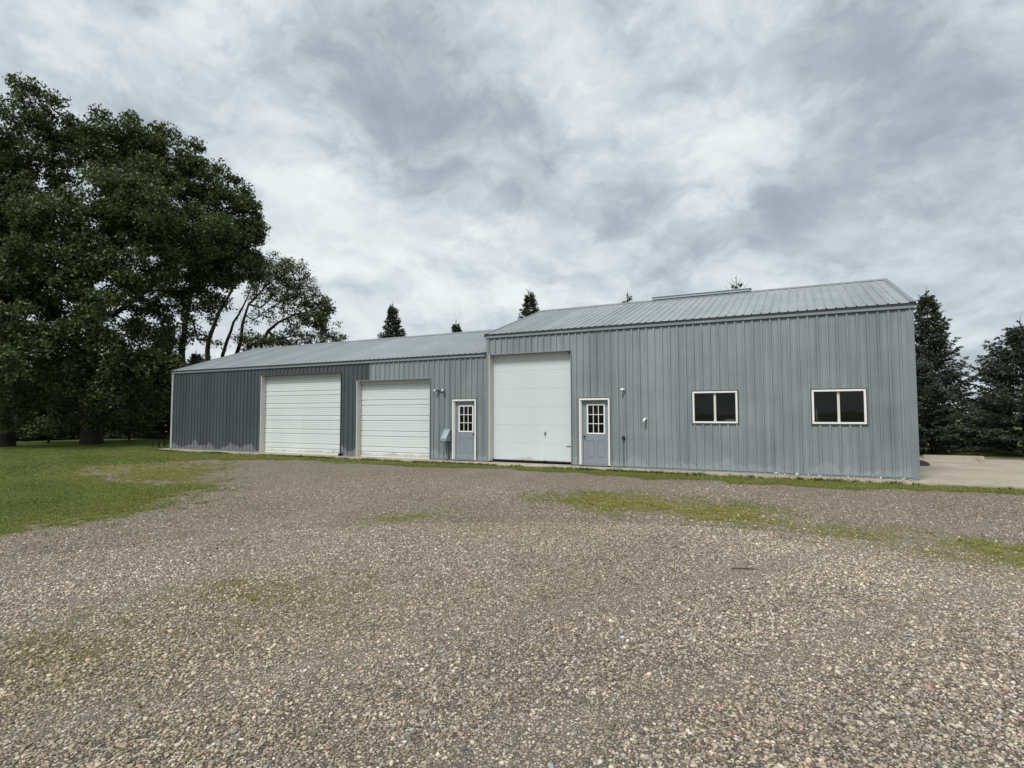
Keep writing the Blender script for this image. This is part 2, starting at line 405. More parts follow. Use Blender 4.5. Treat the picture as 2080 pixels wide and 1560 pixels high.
# entry doors
def entry(o, slab, lite, knob_x, lab):
    x0, x1, z0, z1 = o; sx0, sx1, sz1 = slab; yd = .085
    d = MB(); d.box(sx0, sx1, yd, yd+.045, z0+.03, sz1, .003)
    lx0, lx1, lz0, lz1 = lite
    # cut the glass opening by building the slab from four boards round it
    d = MB(); y1 = yd+.045
    d.box(sx0, lx0, yd, y1, z0+.03, sz1).box(lx1, sx1, yd, y1, z0+.03, sz1)
    d.box(lx0, lx1, yd, y1, lz1, sz1).box(lx0, lx1, yd, y1, z0+.03, lz0)
    w = (sx1-sx0)
    for q in (.30, .70):                                         # two embossed panels below the glass
        c = sx0+w*q; pw = .125
        for (a0, a1, b0, b1) in ((c-pw, c+pw, .745, .775), (c-pw, c+pw, .235, .265), (c-pw, c-pw+.022, .2655, .7445), (c+pw-.022, c+pw, .2655, .7445)):
            d.box(a0, a1, yd-.009, yd+.004, b0, b1, .004)
    dr = tag(d.build('entry_door', M_DOOR, shed), lab)
    f = MB()
    f.box(x0, x0+.055, -.045, -.0, z0-.01, z1-.0555, .006).box(x1-.055, x1, -.045, 0, z0-.01, z1-.0555, .006).box(x0, x1, -.046, 0, z1-.055, z1, .006)
    f.box(x0+.03, sx0-.004, .001, .135, z0-.01, z1-.06, .003).box(sx1+.004, x1-.03, .001, .135, z0-.01, z1-.06, .003).box(sx0-.003, sx1+.003, .001, .135, sz1+.004, z1-.03, .003)
    f.build('door_frame', M_WHITE, dr)
    j = MB()
    j.box(x0-.025, x0-.002, -.032, .0, z0, z1+.02, .003).box(x1+.002, x1+.025, -.032, .0, z0, z1+.02, .003).box(x0-.0015, x1+.0015, -.032, 0, z1+.002, z1+.024, .003)
    j.build('flashing', M_DTRIM, dr)
    g = MB(); fw = .035
    g.box(lx0-.012, lx0+fw, yd-.016, yd+.02, lz0-.012, lz1+.012, .005).box(lx1-fw, lx1+.012, yd-.016, yd+.02, lz0-.012, lz1+.012, .005)
    g.box(lx0+fw, lx1-fw, yd-.015, yd+.02, lz0-.012, lz0+fw, .005).box(lx0+fw, lx1-fw, yd-.015, yd+.02, lz1-fw, lz1+.012, .005)
    ix0, ix1, iz0, iz1 = lx0+fw, lx1-fw, lz0+fw, lz1-fw
    for k in (1, 2):
        c = ix0+(ix1-ix0)*k/3; g.box(c-.011, c+.011, yd-.012, yd+.014, iz0, iz1, .003)
        c = iz0+(iz1-iz0)*k/3
        for q in range(3): g.box(ix0+(ix1-ix0)*q/3+.0112, ix0+(ix1-ix0)*(q+1)/3-.0112, yd-.0115, yd+.0135, c-.011, c+.011, .003)
    g.build('glazing_grid', M_WHITE, dr)
    MB().face([(lx0, yd+.024, lz0), (lx1, yd+.024, lz0), (lx1, yd+.024, lz1), (lx0, yd+.024, lz1)]).build('pane', M_GLASS, dr)
    kb = MB().tube([(knob_x, yd, .885), (knob_x, yd-.012, .885)], .033, 14).tube([(knob_x, yd-.01, .885), (knob_x, yd-.05, .885)], .012, 10)
    kb.sphere((knob_x, yd-.062, .885), .029); kb.build('knob', M_BLACK, dr, True)
    MB().box(sx0-.01, sx1+.01, -.06, .14, z0-.025, z0+.027, .006).build('threshold', M_TRIM, dr)
    return dr
entry(D1, (-1.315, -.50, 2.04), (-1.19, -.60, .97, 1.90), -.56, 'entry door of the low wing, blue-grey with nine panes')
entry(D2, (3.48, 4.34, 2.02), (3.63, 4.21, .965, 1.90), 3.54, 'entry door of the tall section, blue-grey with nine panes')

# windows
def window(o):
    x0, x1, z0, z1 = o; f = MB(); w = .05
    f.box(x0, x0+w, -.045, .07, z0+w+.0005, z1-w-.0005, .005).box(x1-w, x1, -.045, .07, z0+w+.0005, z1-w-.0005, .005).box(x0, x1, -.046, .07, z0, z0+w, .005).box(x0, x1, -.046, .07, z1-w, z1, .005)
    wd = f.build('window', M_WHITE, shed); c = (x0+x1)/2
    s = MB().box(c-.028, c+.002, .012, .04, z0+w, z1-w, .003).box(c+.0025, c+.03, .018, .055, z0+w, z1-w, .003); s.build('meeting_stile', M_JAMB, wd)
    sx = MB()
    for a, b, yy in ((x0+w, c-.03, .028), (c+.031, x1-w, .04)):
        sx.box(a, a+.012, yy-.01, yy+.012, z0+w, z1-w).box(b-.012, b, yy-.01, yy+.012, z0+w, z1-w)
        sx.box(a+.0121, b-.0121, yy-.01, yy+.012, z0+w, z0+w+.014).box(a+.0121, b-.0121, yy-.01, yy+.012, z1-w-.014, z1-w)
    sx.build('sash', M_BLACK, wd)
    for a, b, yy in ((x0+w, c-.028, .028), (c+.03, x1-w, .04)):
        MB().face([(a, yy, z0+w), (b, yy, z0+w), (b, yy, z1-w), (a, yy, z1-w)]).build('pane', M_GLASS, wd)
    j = MB(); q = .028
    j.box(x0-q, x0-.001, -.036, .0, z0-q, z1+q, .003).box(x1+.001, x1+q, -.036, .0, z0-q, z1+q, .003).box(x0-.0005, x1+.0005, -.036, 0, z1+.001, z1+q, .003).box(x0-.0005, x1+.0005, -.036, 0, z0-q, z0-.001, .003)
    j.build('flashing', M_DTRIM, wd)
    MB().box(x0, x1, .0705, .2, z0+.01, z0+.05, .004).build('sill', M_TIMBER, wd)
for o in WN: window(o)
tag(MB().box(7.76, 8.02, .09, .17, 1.376, 1.43, .006).box(7.77, 8.01, .10, .16, 1.4305, 1.437, .002).build('sill_box', M_WHITE), 'flat white box lying on the sill inside the window nearer the doors', 'box')
cp = empty('caulk_tube', (10.12, .19, 1.37), 'pale tube leaning inside the lower left corner of the right-hand window', 'tube')
MB().tube([(-.03, 0, 0), (-.05, .02, .33)], .027, 12).build('barrel', M_JAMB, cp, True); MB().tube([(-.05, .02, .33), (-.053, .023, .39)], [.02, .006], 10).build('nozzle', M_TRIM, cp, True)
cp.location.z = 1.372

# ------------------------------------------------------------------ fixtures on the wall
fl = empty('floodlight', (-1.90, 0, 2.475), 'silver twin-head floodlight on the low wing wall above the sloped box', 'floodlight')
MB().tube([(0, -.02, 0), (0, -.05, 0)], .055, 16).build('mount', M_TRIM, fl, True)
M_LENS, nt = newmat('lamp_lens'); bsdf(nt, (.72, .74, .74), .12, 0, .6)
for dx, dz, q in ((-.13, .0, -.5), (.11, .01, .45)):
    d = Vector((q, -.8, -.25)).normalized(); o = Vector((dx*.25, -.06, 0)); e = Vector((dx, -.10, dz))
    h = MB().tube([o, e], .016, 8)
    h.tube([e-d*.07, e-d*.05, e-d*.01, e+d*.07, e+d*.09], [.022, .038, .046, .068, .07], 18, False)
    hd = h.build('lamp_head', M_TRIM, fl, True)
    MB().sphere(e+d*.062, .066, 1, .55, 1).build('lens', M_LENS, hd, True)
sc = empty('security_camera', (4.84, -.02, 2.35), 'small white bullet camera on the tall wall right of the second entry door', 'security camera')
MB().tube([(.02, -.0, -.01), (.02, -.02, -.01)], .035, 14).tube([(.02, -.02, -.01), (-.0, -.07, .0)], .012, 8).build('bracket', M_WHITE, sc, True)
MB().tube([(.05, -.055, .0), (-.055, -.13, -.02)], .036, 16).build('housing', M_WHITE, sc, True)
MB().tube([(-.052, -.128, -.0195), (-.058, -.132, -.0205)], .022, 14).build('lens', M_BLACK, sc)
MB().tube([(5.52, .02, 1.44), (5.52, -.08, 1.44), (5.515, -.115, 1.43), (5.50, -.13, 1.40), (5.495, -.135, 1.335)], .035, 14).build('vent_elbow', M_WHITE, None, True)
tag(bpy.data.objects['vent_elbow'], 'short white plastic elbow pipe sticking out of the tall wall left of the windows', 'pipe')
po = empty('power_inlet', (4.84, -.02, .86), 'round black power inlet with a thin cord hanging to the ground', 'power outlet')
MB().tube([(0, .0, 0), (0, -.06, 0)], .05, 16).tube([(0, -.04, .01), (0, -.09, -.01)], [.035, .03], 14).sphere((0, -.055, .035), .042, 1, .7, .9).build('socket', M_BLACK, po, True)
MB().tube([(0, -.07, -.03), (.0, -.08, -.12), (.008, -.05, -.35), (-.004, -.04, -.6), (.006, -.05, -.9)], .008, 6).build('cord', M_RUBBER, po, True)
# sloped box with two cables
jb = empty('meter_box', (-1.6, 0, .65), 'grey sloped electrical box with two black cables beside the left entry door', 'electrical box')
x0, x1 = -.12, .13; b = MB(); yb = -.31
prof = [(-.004, .40), (-.06, .40), (yb, .07), (yb, .0), (-.004, -.02)]
n = len(prof)
b.face([(x0, y, z) for y, z in prof]); b.face([(x1, y, z) for y, z in prof][::-1])
for i in range(n):
    (ya, za), (yb_, zb_) = prof[i], prof[(i+1) % n]; b.face([(x0, ya, za), (x1, ya, za), (x1, yb_, zb_), (x0, yb_, zb_)])
M_BOX = plain('grey_box_enamel', s2l(138, 150, 158), .45, .1, .07, 5)
b.build('box', M_BOX, jb)
lid = MB(); dn = Vector((0, -(.40-.07), -.25)).normalized()
for (u0, u1, v0, v1) in ((x0, x0+.03, .0, .41), (x1-.03, x1, .0, .41), (x0+.0305, x1-.0305, .0, .03), (x0+.0305, x1-.0305, .38, .41)):
    a = Vector((0, -.06, .40)); d = Vector((0, -.25, -.33)).normalized(); nn = Vector((0, -.33, .25)).normalized()
    pts = [(u0, v0), (u1, v0), (u1, v1), (u0, v1)]
    lo = [a+d*v_+Vector((u_, 0, 0))+nn*.001 for u_, v_ in pts]; hi = [p+nn*.016 for p in lo]
    lid.face(hi)
    for i in range(4): lid.face([lo[i], lo[(i+1) % 4], hi[(i+1) % 4], hi[i]])
lid.build('lid_rim', M_BOX, jb)
MB().tube([(-.10, -.28, .0), (-.10, -.285, -.045)], .02, 10).build('hinge_foot', M_BLACK, jb)
MB().tube([(.0, -.14, -.005), (-.005, -.13, -.2), (.015, -.1, -.45), (.0, -.06, -.70)], .013, 8).build('cable', M_RUBBER, jb, True)
MB().tube([(.10, -.10, -.01), (.115, -.11, -.12), (.10, -.10, -.3), (.07, -.08, -.5), (.075, -.05, -.70)], .013, 8).build('cable', M_RUBBER, jb, True)

# ------------------------------------------------------------------ paved areas
GZ = -.10
ap = MB()
xs = [-18.2, -11.5, -6.15, -2.3, .0, 3.2, 4.6, 7.2, 9.4, 12.5]
for i, (a, b) in enumerate(zip(xs, xs[1:])):
    e = [-.70, -.72, -.78, -.66, -.70, -.72, -.74, -.80, -.82][i]
    ap.box(a+.006, b-.006, e, .17 if b < 3.3 else .01, -.26, -.055+(.006 if i % 2 else 0), .012)
tag(ap.build('concrete_apron', M_CONC), kind='structure')
dv = MB()
def slab(P, z0, z1):
    dv.face([(x, y, z1) for x, y in P])
    for i in range(len(P)): (xa, ya), (xb, yb) = P[i], P[(i+1) % len(P)]; dv.face([(xa, ya, z0), (xb, yb, z0), (xb, yb, z1), (xa, ya, z1)])
slab([(12.29, -.55), (14.8, -.64), (15.0, 2.9), (14.94, 6.6), (15.3, 8.9), (12.29, 8.6)], -.3, -.062)
slab([(14.82, -.642), (26, -.95), (26, 9.6), (15.32, 8.9), (14.957, 6.6), (15.016, 2.9)], -.3, -.066)
tag(dv.build('concrete_drive', M_CONC), kind='structure')
def curb(name, P0, P1, label):
    P0 = Vector(P0); P1 = Vector(P1); L = (P1-P0).length; a = math.atan2(P1.y-P0.y, P1.x-P0.x)
    m = MB(); pr = [(-.10, 0), (-.075, .145), (.075, .145), (.10, 0)]; hl = L/2
    A = [(-hl+.02*(z > 0), y, z) for y, z in pr]; Bq = [(hl-.05*(z > 0), y, z) for y, z in pr]
    m.face(A); m.face(Bq[::-1])
    for i in range(3): m.face([A[i], Bq[i], Bq[i+1], A[i+1]])
    o = m.build(name, M_CONC); o.location = ((P0+P1)/2)[:]; o.location.z = -.06; o.rotation_euler.z = a
    tag(o, label, 'parking block', 'concrete parking blocks on the drive')
curb('parking_block', (13.62, 8.18, 0), (15.42, 8.26, 0), 'pale concrete parking block on the drive with its whole right end showing')
curb('parking_block', (11.6, 8.18, 0), (13.50, 8.24, 0), 'concrete parking block mostly hidden behind the shed corner')
m_ = MB(); bm = bmesh.new(); bmesh.ops.create_uvsphere(bm, u_segments=24, v_segments=10, radius=1)
bmesh.ops.scale(bm, vec=(.42, .5, .17), verts=bm.verts); bmesh.ops.bisect_plane(bm, geom=list(bm.verts)+list(bm.edges)+list(bm.faces), plane_co=(0, 0, 0), plane_no=(0, 0, -1), clear_outer=True)
m_.add(bm); o = m_.build('rubber_mound', M_RUBBER, None, True); o.location = (12.93, 5.2, -.062)
tag(o, 'low black rubbery mound lying on the concrete drive by the shed corner', 'rubber cover')
o = MB().box(-.05, .05, -.09, .09, 0, .11, .015).tube([(0, 0, .08), (0, 0, .16)], .02, 10).build('rubber_stop', M_RUBBER); o.location = (-6.62, -.1, -.055)
tag(o, 'small black block on the concrete at the right foot of the widest overhead door', 'door stop')
st = empty('low_stand', (-20.0, .8, GZ), 'small dark low stand on the grass by the far left corner of the shed', 'stand')
MB().box(-.28, .28, -.2, .2, .30, .34, .008).build('top', M_BLACK, st)
for a in (-.24, .24):
    for b in (-.16, .16): MB().box(a-.02, a+.02, b-.02, b+.02, 0, .299, .004).build('leg', M_BLACK, st)
o = MB().tube([(8.98, -10.43, -.085), (9.07, -10.40, -.078), (9.15, -10.36, -.082), (9.26, -10.35, -.084)], [.006, .008, .007, .003], 6).build('twig', plain('dry_twig', s2l(70, 58, 48), .8, 0, .3, 20))
tag(o, 'thin dark dry twig lying on the open gravel', 'twig')

# ------------------------------------------------------------------ ground cover masks (ground coordinates, metres)
LAWN = [(-.41, -13.3), (-.65, -12.42), (-1.07, -11.35), (-1.89, -9.8), (-2.6, -8.45), (-3.59, -8.30), (-5.2, -8.9), (-8.65, -8.3), (-11.2, -7.1), (-11, -5.0), (-9.6, -3.2), (-12.2, -1.9), (-18.6, -.6), (-19, 12), (-40, 40), (-90, 40), (-90, -90), (6, -90), (2.2, -40), (.9, -20)]
MIXED = [(-2.5, -8.4), (-5.2, -9.1), (-8.8, -8.6), (-11.6, -7.2), (-11.4, -4.8), (-9.6, -3.4), (-7.6, -3.8), (-4.4, -6.8)]
FRINGE = [(-.2, -13.6), (-.1, -11.6), (-1.2, -9.2), (-2.4, -8.0), (-4.4, -7.2), (-5, -8), (-3, -9.6), (-2, -11), (-1.4, -13.6)]
STRIP = [(-18.4, -.6), (12.4, -.6), (14.1, -.62), (19, -.85), (19, -1.6), (13.7, -1.7), (11.9, -2.0), (10.3, -2.4), (8.3, -2.25), (5.9, -2.0), (3.1, -1.6), (1.2, -1.75), (-.9, -2.2), (-3.6, -2.0), (-6, -1.9), (-8, -2.4), (-10, -3.2), (-12.2, -3.6), (-18.6, -3.6)]
W_A = [(4.83, -5.67), (5.71, -6.77), (6.72, -7.21), (8.1, -7.89), (8.85, -8.26), (9.74, -7.9), (9.88, -6.92), (9.15, -6.29), (7.98, -5.51), (6.65, -5.19)]
W_B = [(8.9, -7.0), (9.81, -6.8), (10.49, -7.15), (11.04, -7.5), (11.55, -7.6), (12.3, -7.7), (14, -8.4), (14, -9.4), (11.86, -8.82), (11.34, -8.59), (10.9, -8.35), (9.7, -8.1), (8.8, -7.9)]
W_C = [(3.15, -10.26), (3.03, -9.32), (3.81, -8.65), (4.52, -9.1), (4.4, -10.48)]
W_D = [(4.7, -14.0), (4.5, -13.5), (4.9, -13.1), (4.3, -12.5), (5.4, -12.6), (5.8, -13.4), (5.6, -14.25)]
W_E = [(3.5, -14.9), (3.97, -14.51), (4.62, -14.77), (4.9, -14.55), (5.57, -14.49), (5.84, -14.78), (5.7, -15.14), (5.4, -15.6), (4.4, -15.6)]
def masks(x, y):
    """grass cover 0..1 and how yellow it is 0..1"""
    wx = x+(fbm(x*1.3, y*1.3, 3)-.5)*1.1; wy = y+(fbm(x*1.3, y*1.3, 9)-.5)*1.1
    n1 = fbm(x*.9, y*.9, 21); n2 = fbm(x*3.5, y*3.5, 33, 3); n3 = fbm(x*14, y*14, 5, 2)
    det = n1*.45+n2*.35+n3*.2
    def soft(P, r, k=8):
        s = np.zeros(x.shape)
        for i in range(k): a = 2*math.pi*i/k; s += inpoly(wx+r*math.cos(a), wy+r*math.sin(a), P)
        return s/k
    lw = soft(LAWN, .55); mx = soft(MIXED, .9); fr = soft(FRINGE, .8)
    stp = soft(STRIP, .22); wa = soft(W_A, .85); wb = soft(W_B, .7); wc = soft(W_C, .6); wd = soft(W_D, .6); we = soft(W_E, .6)
    def thr(m, lo, hi): return np.clip((m*1.15+(det-.5)*1.6-lo)/(hi-lo), 0, 1)*(m > 0)
    g = np.maximum.reduce([thr(lw, .35, .7), thr(mx*.68, .12, 1.0)*.8, thr(fr*.7, .12, .95)*.8, thr(stp, .4, .9),
                           thr(wa*.95, .02, 1.15)*.97, thr(wb*1.08, .05, 1.2)*.92, thr(wc*1.1, .0, 1.2)*.6, thr(wd*1.1, .0, 1.1)*.64, thr(we*1.1, .0, 1.1)*.62])
    bg = np.clip((fbm(x*.35, y*.35, 55)-.56)*3, 0, 1)*np.clip((n3-.40)*3, 0, 1)*.30
    inside = (x > -18) & (y > -.6)
    bg = np.where(inside, 0, bg); g = np.maximum(g, bg)
    far = np.clip((y-9.5)/3, 0, 1)*(x > -60); g = np.maximum(g, far); g = np.where((y < -45), np.maximum(g, 0), g)
    g = np.where(np.hypot(x-9, y+10) > 60, 1, g)
    yel = np.clip(np.maximum.reduce([np.minimum(1, wa*1.3), np.minimum(1, wb*1.25), wc*.8, wd*1.0, we*1.0, mx*.7, fr*.5, stp*.4]), 0, 1)
    yel = np.where(lw > .5, np.minimum(yel, .25+.4*n1), yel)
    brown = np.clip(np.maximum(wd, we)+.0, 0, 1)*(.45+.6*n1)
    return g, yel, brown
def lanes(x, y):
    """two faint worn wheel lanes curving across the yard towards the tall door and the right edge"""
    o = 0
    for ax_, ay_, bx, by, cx, cy in ((3.5, -17.5, 3.2, -9, 1.7, -2.2), (6.0, -17, 9.5, -10.5, 15, -4.0)):
        t = np.linspace(0, 1, 60); px = (1-t)**2*ax_+2*t*(1-t)*bx+t*t*cx; py = (1-t)**2*ay_+2*t*(1-t)*by+t*t*cy
        d = np.full(np.shape(x), 9.0)
        for a, b in zip(px, py): d = np.minimum(d, np.hypot(x-a, y-b))
        o = np.maximum(o, np.exp(-((d-.8)/.24)**2)*(.45+.55*fbm(x*.8, y*.8, 12)))
    return o
def gz(x, y):
    near = np.clip((np.hypot(x-CAM[0], y-CAM[1])-1)/3, .3, 1)
    z = GZ+(fbm(x*.35, y*.35, 71)-.5)*.05+(fbm(x*1.6, y*1.6, 77)-.5)*.018
    k = np.clip((-.3-y)/2.5, 0, 1); k = np.where((x > 11.5) & (y > -2), np.clip((-.6-y)/1.5, 0, 1), k)
    k = np.where((x < -18), 1, k)
    return GZ-.0+(z-GZ)*k

# ------------------------------------------------------------------ ground sheet
def gravel_nodes(nt, co):
    v = nt.nodes.new('ShaderNodeTexVoronoi'); v.inputs['Scale'].default_value = 44; nt.links.new(co, v.inputs['Vector'])
    e = nt.nodes.new('ShaderNodeTexVoronoi'); e.feature = 'DISTANCE_TO_EDGE'; e.inputs['Scale'].default_value = 44; nt.links.new(co, e.inputs['Vector'])
    sp = nt.nodes.new('ShaderNodeSeparateColor'); nt.links.new(v.outputs['Color'], sp.inputs[0])
    return v, e, sp
STONE = [(0, (.058, .053, .051)), (.18, (.118, .107, .099)), (.38, (.195, .175, .157)), (.60, (.285, .257, .230)), (.78, (.40, .365, .33)), (.90, (.50, .47, .43)), (1, (.60, .57, .53))]
def ground_material():
    m, nt = newmat('gravel_and_soil'); co = objco(nt); flat = scaled(nt, co, 1, 1, 0)
    v, e, sp = gravel_nodes(nt, flat)
    col = ramp(nt, sp.outputs[0], STONE)
    col = mix(nt, 1, col, (1.22, 1.12, .96), 'MULTIPLY')
    col = mix(nt, mapr(nt, sp.outputs[1], .8, 1, 0, .35), col, (.27, .19, .15))       # some reddish stones
    big = noise(nt, flat, .5, 5, .6); md = noise(nt, flat, 3.1, 4, .65); fine = noise(nt, flat, 21, 3, .7)
    edge = mapr(nt, e.outputs['Distance'], .0, .16)
    col = mix(nt, math_(nt, 'SUBTRACT', 1, edge), col, (.048, .042, .036))
    col = mix(nt, mapr(nt, fine, .35, .62, .45, 0), col, (.075, .064, .055))          # fines between clumps of stone
    col = mix(nt, mapr(nt, big, .35, .7, 0, .38), col, (.27, .225, .185))               # dusty brown areas
    col = mix(nt, mapr(nt, md, .55, .75, 0, .25), col, (.15, .132, .108))
    at_ = nt.nodes.new('ShaderNodeAttribute'); at_.attribute_name = 'cover'
    sc_ = nt.nodes.new('ShaderNodeSeparateColor'); nt.links.new(at_.outputs['Color'], sc_.inputs[0])
    gn = noise(nt, flat, 9, 4, .7); gb = noise(nt, flat, .8, 3, .6)
    col = mix(nt, math_(nt, 'MULTIPLY', at_.outputs['Alpha'], mapr(nt, md, .3, .7, .15, .6)), col, (.30, .265, .225))
    green = mix(nt, gn, (.068, .094, .028), (.160, .195, .060)); yell = mix(nt, gn, (.135, .125, .038), (.25, .225, .08))
    green = mix(nt, mapr(nt, gb, .3, .7, 0, .5), green, (.060, .078, .022))
    gcol = mix(nt, sc_.outputs[1], green, yell); gcol = mix(nt, sc_.outputs[2], gcol, (.12, .075, .035))
    k = math_(nt, 'ADD', sc_.outputs[0], math_(nt, 'MULTIPLY', math_(nt, 'SUBTRACT', gn, .5), .9))
    k = math_(nt, 'MULTIPLY', mapr(nt, k, .28, .62), mapr(nt, sc_.outputs[0], .02, .12))
    fin = mix(nt, k, col, gcol)
    h = math_(nt, 'ADD', math_(nt, 'MULTIPLY', edge, 1.0), math_(nt, 'MULTIPLY', sp.outputs[2], .6))
    bsdf(nt, fin, .9, 0, .25, bump(nt, h, .8, .012)); return m
M_GROUND = ground_material()
ax = np.concatenate([-np.geomspace(2500, 40, 16), np.arange(-38, -16, .4), np.arange(-16, 17, .16), np.arange(17, 30, .6), np.geomspace(31, 2500, 16)])
ay = np.concatenate([-np.geomspace(2500, 21, 14), np.arange(-20, 0, .14), np.arange(0, 14, .35), np.arange(14, 30, 1.0), np.geomspace(31, 2500, 16)])
GX, GY = np.meshgrid(ax, ay); nx_, ny_ = len(ax), len(ay)
V = np.stack([GX.ravel(), GY.ravel(), gz(GX, GY).ravel()], 1)
idx = np.arange(nx_*ny_).reshape(ny_, nx_)
F = np.stack([idx[:-1, :-1], idx[:-1, 1:], idx[1:, 1:], idx[1:, :-1]], -1).reshape(-1, 4)
me = npmesh('ground', V, F, None)
g, ye, br = masks(GX.ravel(), GY.ravel())
ca = me.color_attributes.new('cover', 'FLOAT_COLOR', 'POINT'); ca.data.foreach_set('color', np.stack([g, ye, br, lanes(GX.ravel(), GY.ravel())], 1).astype(np.float32).ravel())
me.polygons.foreach_set('use_smooth', [True]*len(me.polygons))
tag(link('ground', me, M_GROUND), kind='structure')

# ------------------------------------------------------------------ scattering (loose stones, grass)
def scatter(name, pts, rot, scl, col, idx, variants, mat):
    me = bpy.data.meshes.new(name); me.vertices.add(len(pts)); me.vertices.foreach_set('co', pts.astype(np.float32).ravel())
    me.attributes.new('rot', 'FLOAT_VECTOR', 'POINT').data.foreach_set('vector', rot.astype(np.float32).ravel())
    me.attributes.new('scl', 'FLOAT_VECTOR', 'POINT').data.foreach_set('vector', scl.astype(np.float32).ravel())
    me.attributes.new('tint', 'FLOAT_COLOR', 'POINT').data.foreach_set('color', np.c_[col, np.ones(len(col))].astype(np.float32).ravel())
    me.attributes.new('pick', 'INT', 'POINT').data.foreach_set('value', idx.astype(np.int32))
    o = link(name, me, mat); ng = bpy.data.node_groups.new(name, 'GeometryNodeTree')
    ng.interface.new_socket('Geometry', in_out='INPUT', socket_type='NodeSocketGeometry'); ng.interface.new_socket('Geometry', in_out='OUTPUT', socket_type='NodeSocketGeometry')
    gi = ng.nodes.new('NodeGroupInput'); go = ng.nodes.new('NodeGroupOutput'); L = ng.links.new
    j = ng.nodes.new('GeometryNodeGeometryToInstance')
    for vme in variants[::-1]:
        vo = bpy.data.objects.new(vme.name, vme); oi = ng.nodes.new('GeometryNodeObjectInfo'); oi.inputs[0].default_value = vo
        L(oi.outputs['Geometry'], j.inputs[0])
    ip = ng.nodes.new('GeometryNodeInstanceOnPoints'); ip.inputs['Pick Instance'].default_value = True
    def nat(nm, dt):
        n = ng.nodes.new('GeometryNodeInputNamedAttribute'); n.data_type = dt; n.inputs[0].default_value = nm; return n.outputs[0]
    L(gi.outputs[0], ip.inputs['Points']); L(j.outputs[0], ip.inputs['Instance'])
    e2r = ng.nodes.new('FunctionNodeEulerToRotation'); L(nat('rot', 'FLOAT_VECTOR'), e2r.inputs[0]); L(e2r.outputs[0], ip.inputs['Rotation'])
    L(nat('scl', 'FLOAT_VECTOR'), ip.inputs['Scale']); L(nat('pick', 'INT'), ip.inputs['Instance Index'])
    L(ip.outputs[0], go.inputs[0])
    md = o.modifiers.new('scatter', 'NODES'); md.node_group = ng
    return o
def stone_mesh(i, mat):
    r = np.random.default_rng(100+i); bm = bmesh.new(); bmesh.ops.create_icosphere(bm, subdivisions=2, radius=1)
    ph = r.uniform(0, 6, 6); sx, sy, sz = r.uniform(.75, 1.1), r.uniform(.6, .95), r.uniform(.4, .7)
    cut = [Vector(r.normal(size=3)).normalized() for _ in range(6)]; cd_ = r.uniform(.62, .9, 6)
    for v in bm.verts:
        p = v.co.copy(); p *= 1+.12*math.sin(3*p.x+ph[0])*math.sin(3*p.y+ph[1])+.08*math.sin(5*p.z+ph[2])
        for c, d in zip(cut, cd_):
            k = p.dot(c)
            if k > d: p -= c*(k-d)*.85
        v.co = Vector((p.x*sx, p.y*sy, p.z*sz))
    me = bpy.data.meshes.new('stone'); bm.to_mesh(me); bm.free(); me.materials.append(mat)
    me.polygons.foreach_set('use_smooth', [True]*len(me.polygons)); return me
def inst_mat(name, rough, translucent=0, grain=0):
    m, nt = newmat(name); a = nt.nodes.new('ShaderNodeAttribute'); a.attribute_type = 'INSTANCER'; a.attribute_name = 'tint'
    c = a.outputs['Color']; o = nt.nodes.new('ShaderNodeOutputMaterial')
    if grain:
        n = noise(nt, objco(nt), grain, 4, .7); c = mix(nt, 1, c, ramp(nt, n, [(.25, .6), (.75, 1.3)]), 'MULTIPLY')
    p = nt.nodes.new('ShaderNodeBsdfPrincipled'); nt.links.new(c, p.inputs['Base Color']); p.inputs['Roughness'].default_value = rough
    p.inputs['Specular IOR Level'].default_value = .3
    if translucent:
        t = nt.nodes.new('ShaderNodeBsdfTranslucent'); nt.links.new(c, t.inputs[0]); mx = nt.nodes.new('ShaderNodeMixShader'); mx.inputs[0].default_value = translucent
        nt.links.new(p.outputs[0], mx.inputs[1]); nt.links.new(t.outputs[0], mx.inputs[2]); nt.links.new(mx.outputs[0], o.inputs[0])
    else: nt.links.new(p.outputs[0], o.inputs[0])
    return m
def fan(n, d0, d1, half=R(52)):
    d = np.sqrt(rng.uniform(d0*d0, d1*d1, n)); a = rng.uniform(-half, half, n)+YAW
    return CAM[0]+d*np.sin(a), CAM[1]+d*np.cos(a), d
M_STONE = inst_mat('loose_stone', .8, 0, 1.6)
sx_, sy_, ss_ = [], [], []
for n, d0, d1, s0 in ((68000, 1.6, 5, 1.0), (140000, 5, 9, 1.0), (110000, 9, 17.5, 1.15)):
    x, y, d = fan(n, d0, d1); sx_.append(x); sy_.append(y); ss_.append(np.full(n, s0))
x = np.concatenate(sx_); y = np.concatenate(sy_); s0 = np.concatenate(ss_)
g, ye, br = masks(x, y)
dd = np.hypot(x-CAM[0], y-CAM[1]); keep = (rng.uniform(size=len(x)) > g*1.05) & (rng.uniform(size=len(x)) < np.clip((17.5-dd)/5.5, 0, 1)*(1-.35*lanes(x, y))) & (y < -1.0-.3*rng.uniform(size=len(x)))
x, y, s0 = x[keep], y[keep], s0[keep]; n = len(x)
pack = np.maximum(np.clip(fbm(x*.22+5, y*.22, 61)*1.5-.25, 0, 1), lanes(x, y)); size = s0*np.clip(rng.lognormal(math.log(.0075), .40, n), .004, .021)*(1.08-.3*pack)
lum = np.interp(np.clip(rng.beta(1.7, 2.0, n)*.92+.06+(fbm(x*.5, y*.5, 91)-.5)*.35, 0, 1), [p for p, c in STONE], np.arange(len(STONE)))
pal = np.array([c for p, c in STONE]); i0 = np.minimum(lum.astype(int), len(pal)-2); fr_ = (lum-i0)[:, None]
col = pal[i0]*(1-fr_)+pal[i0+1]*fr_
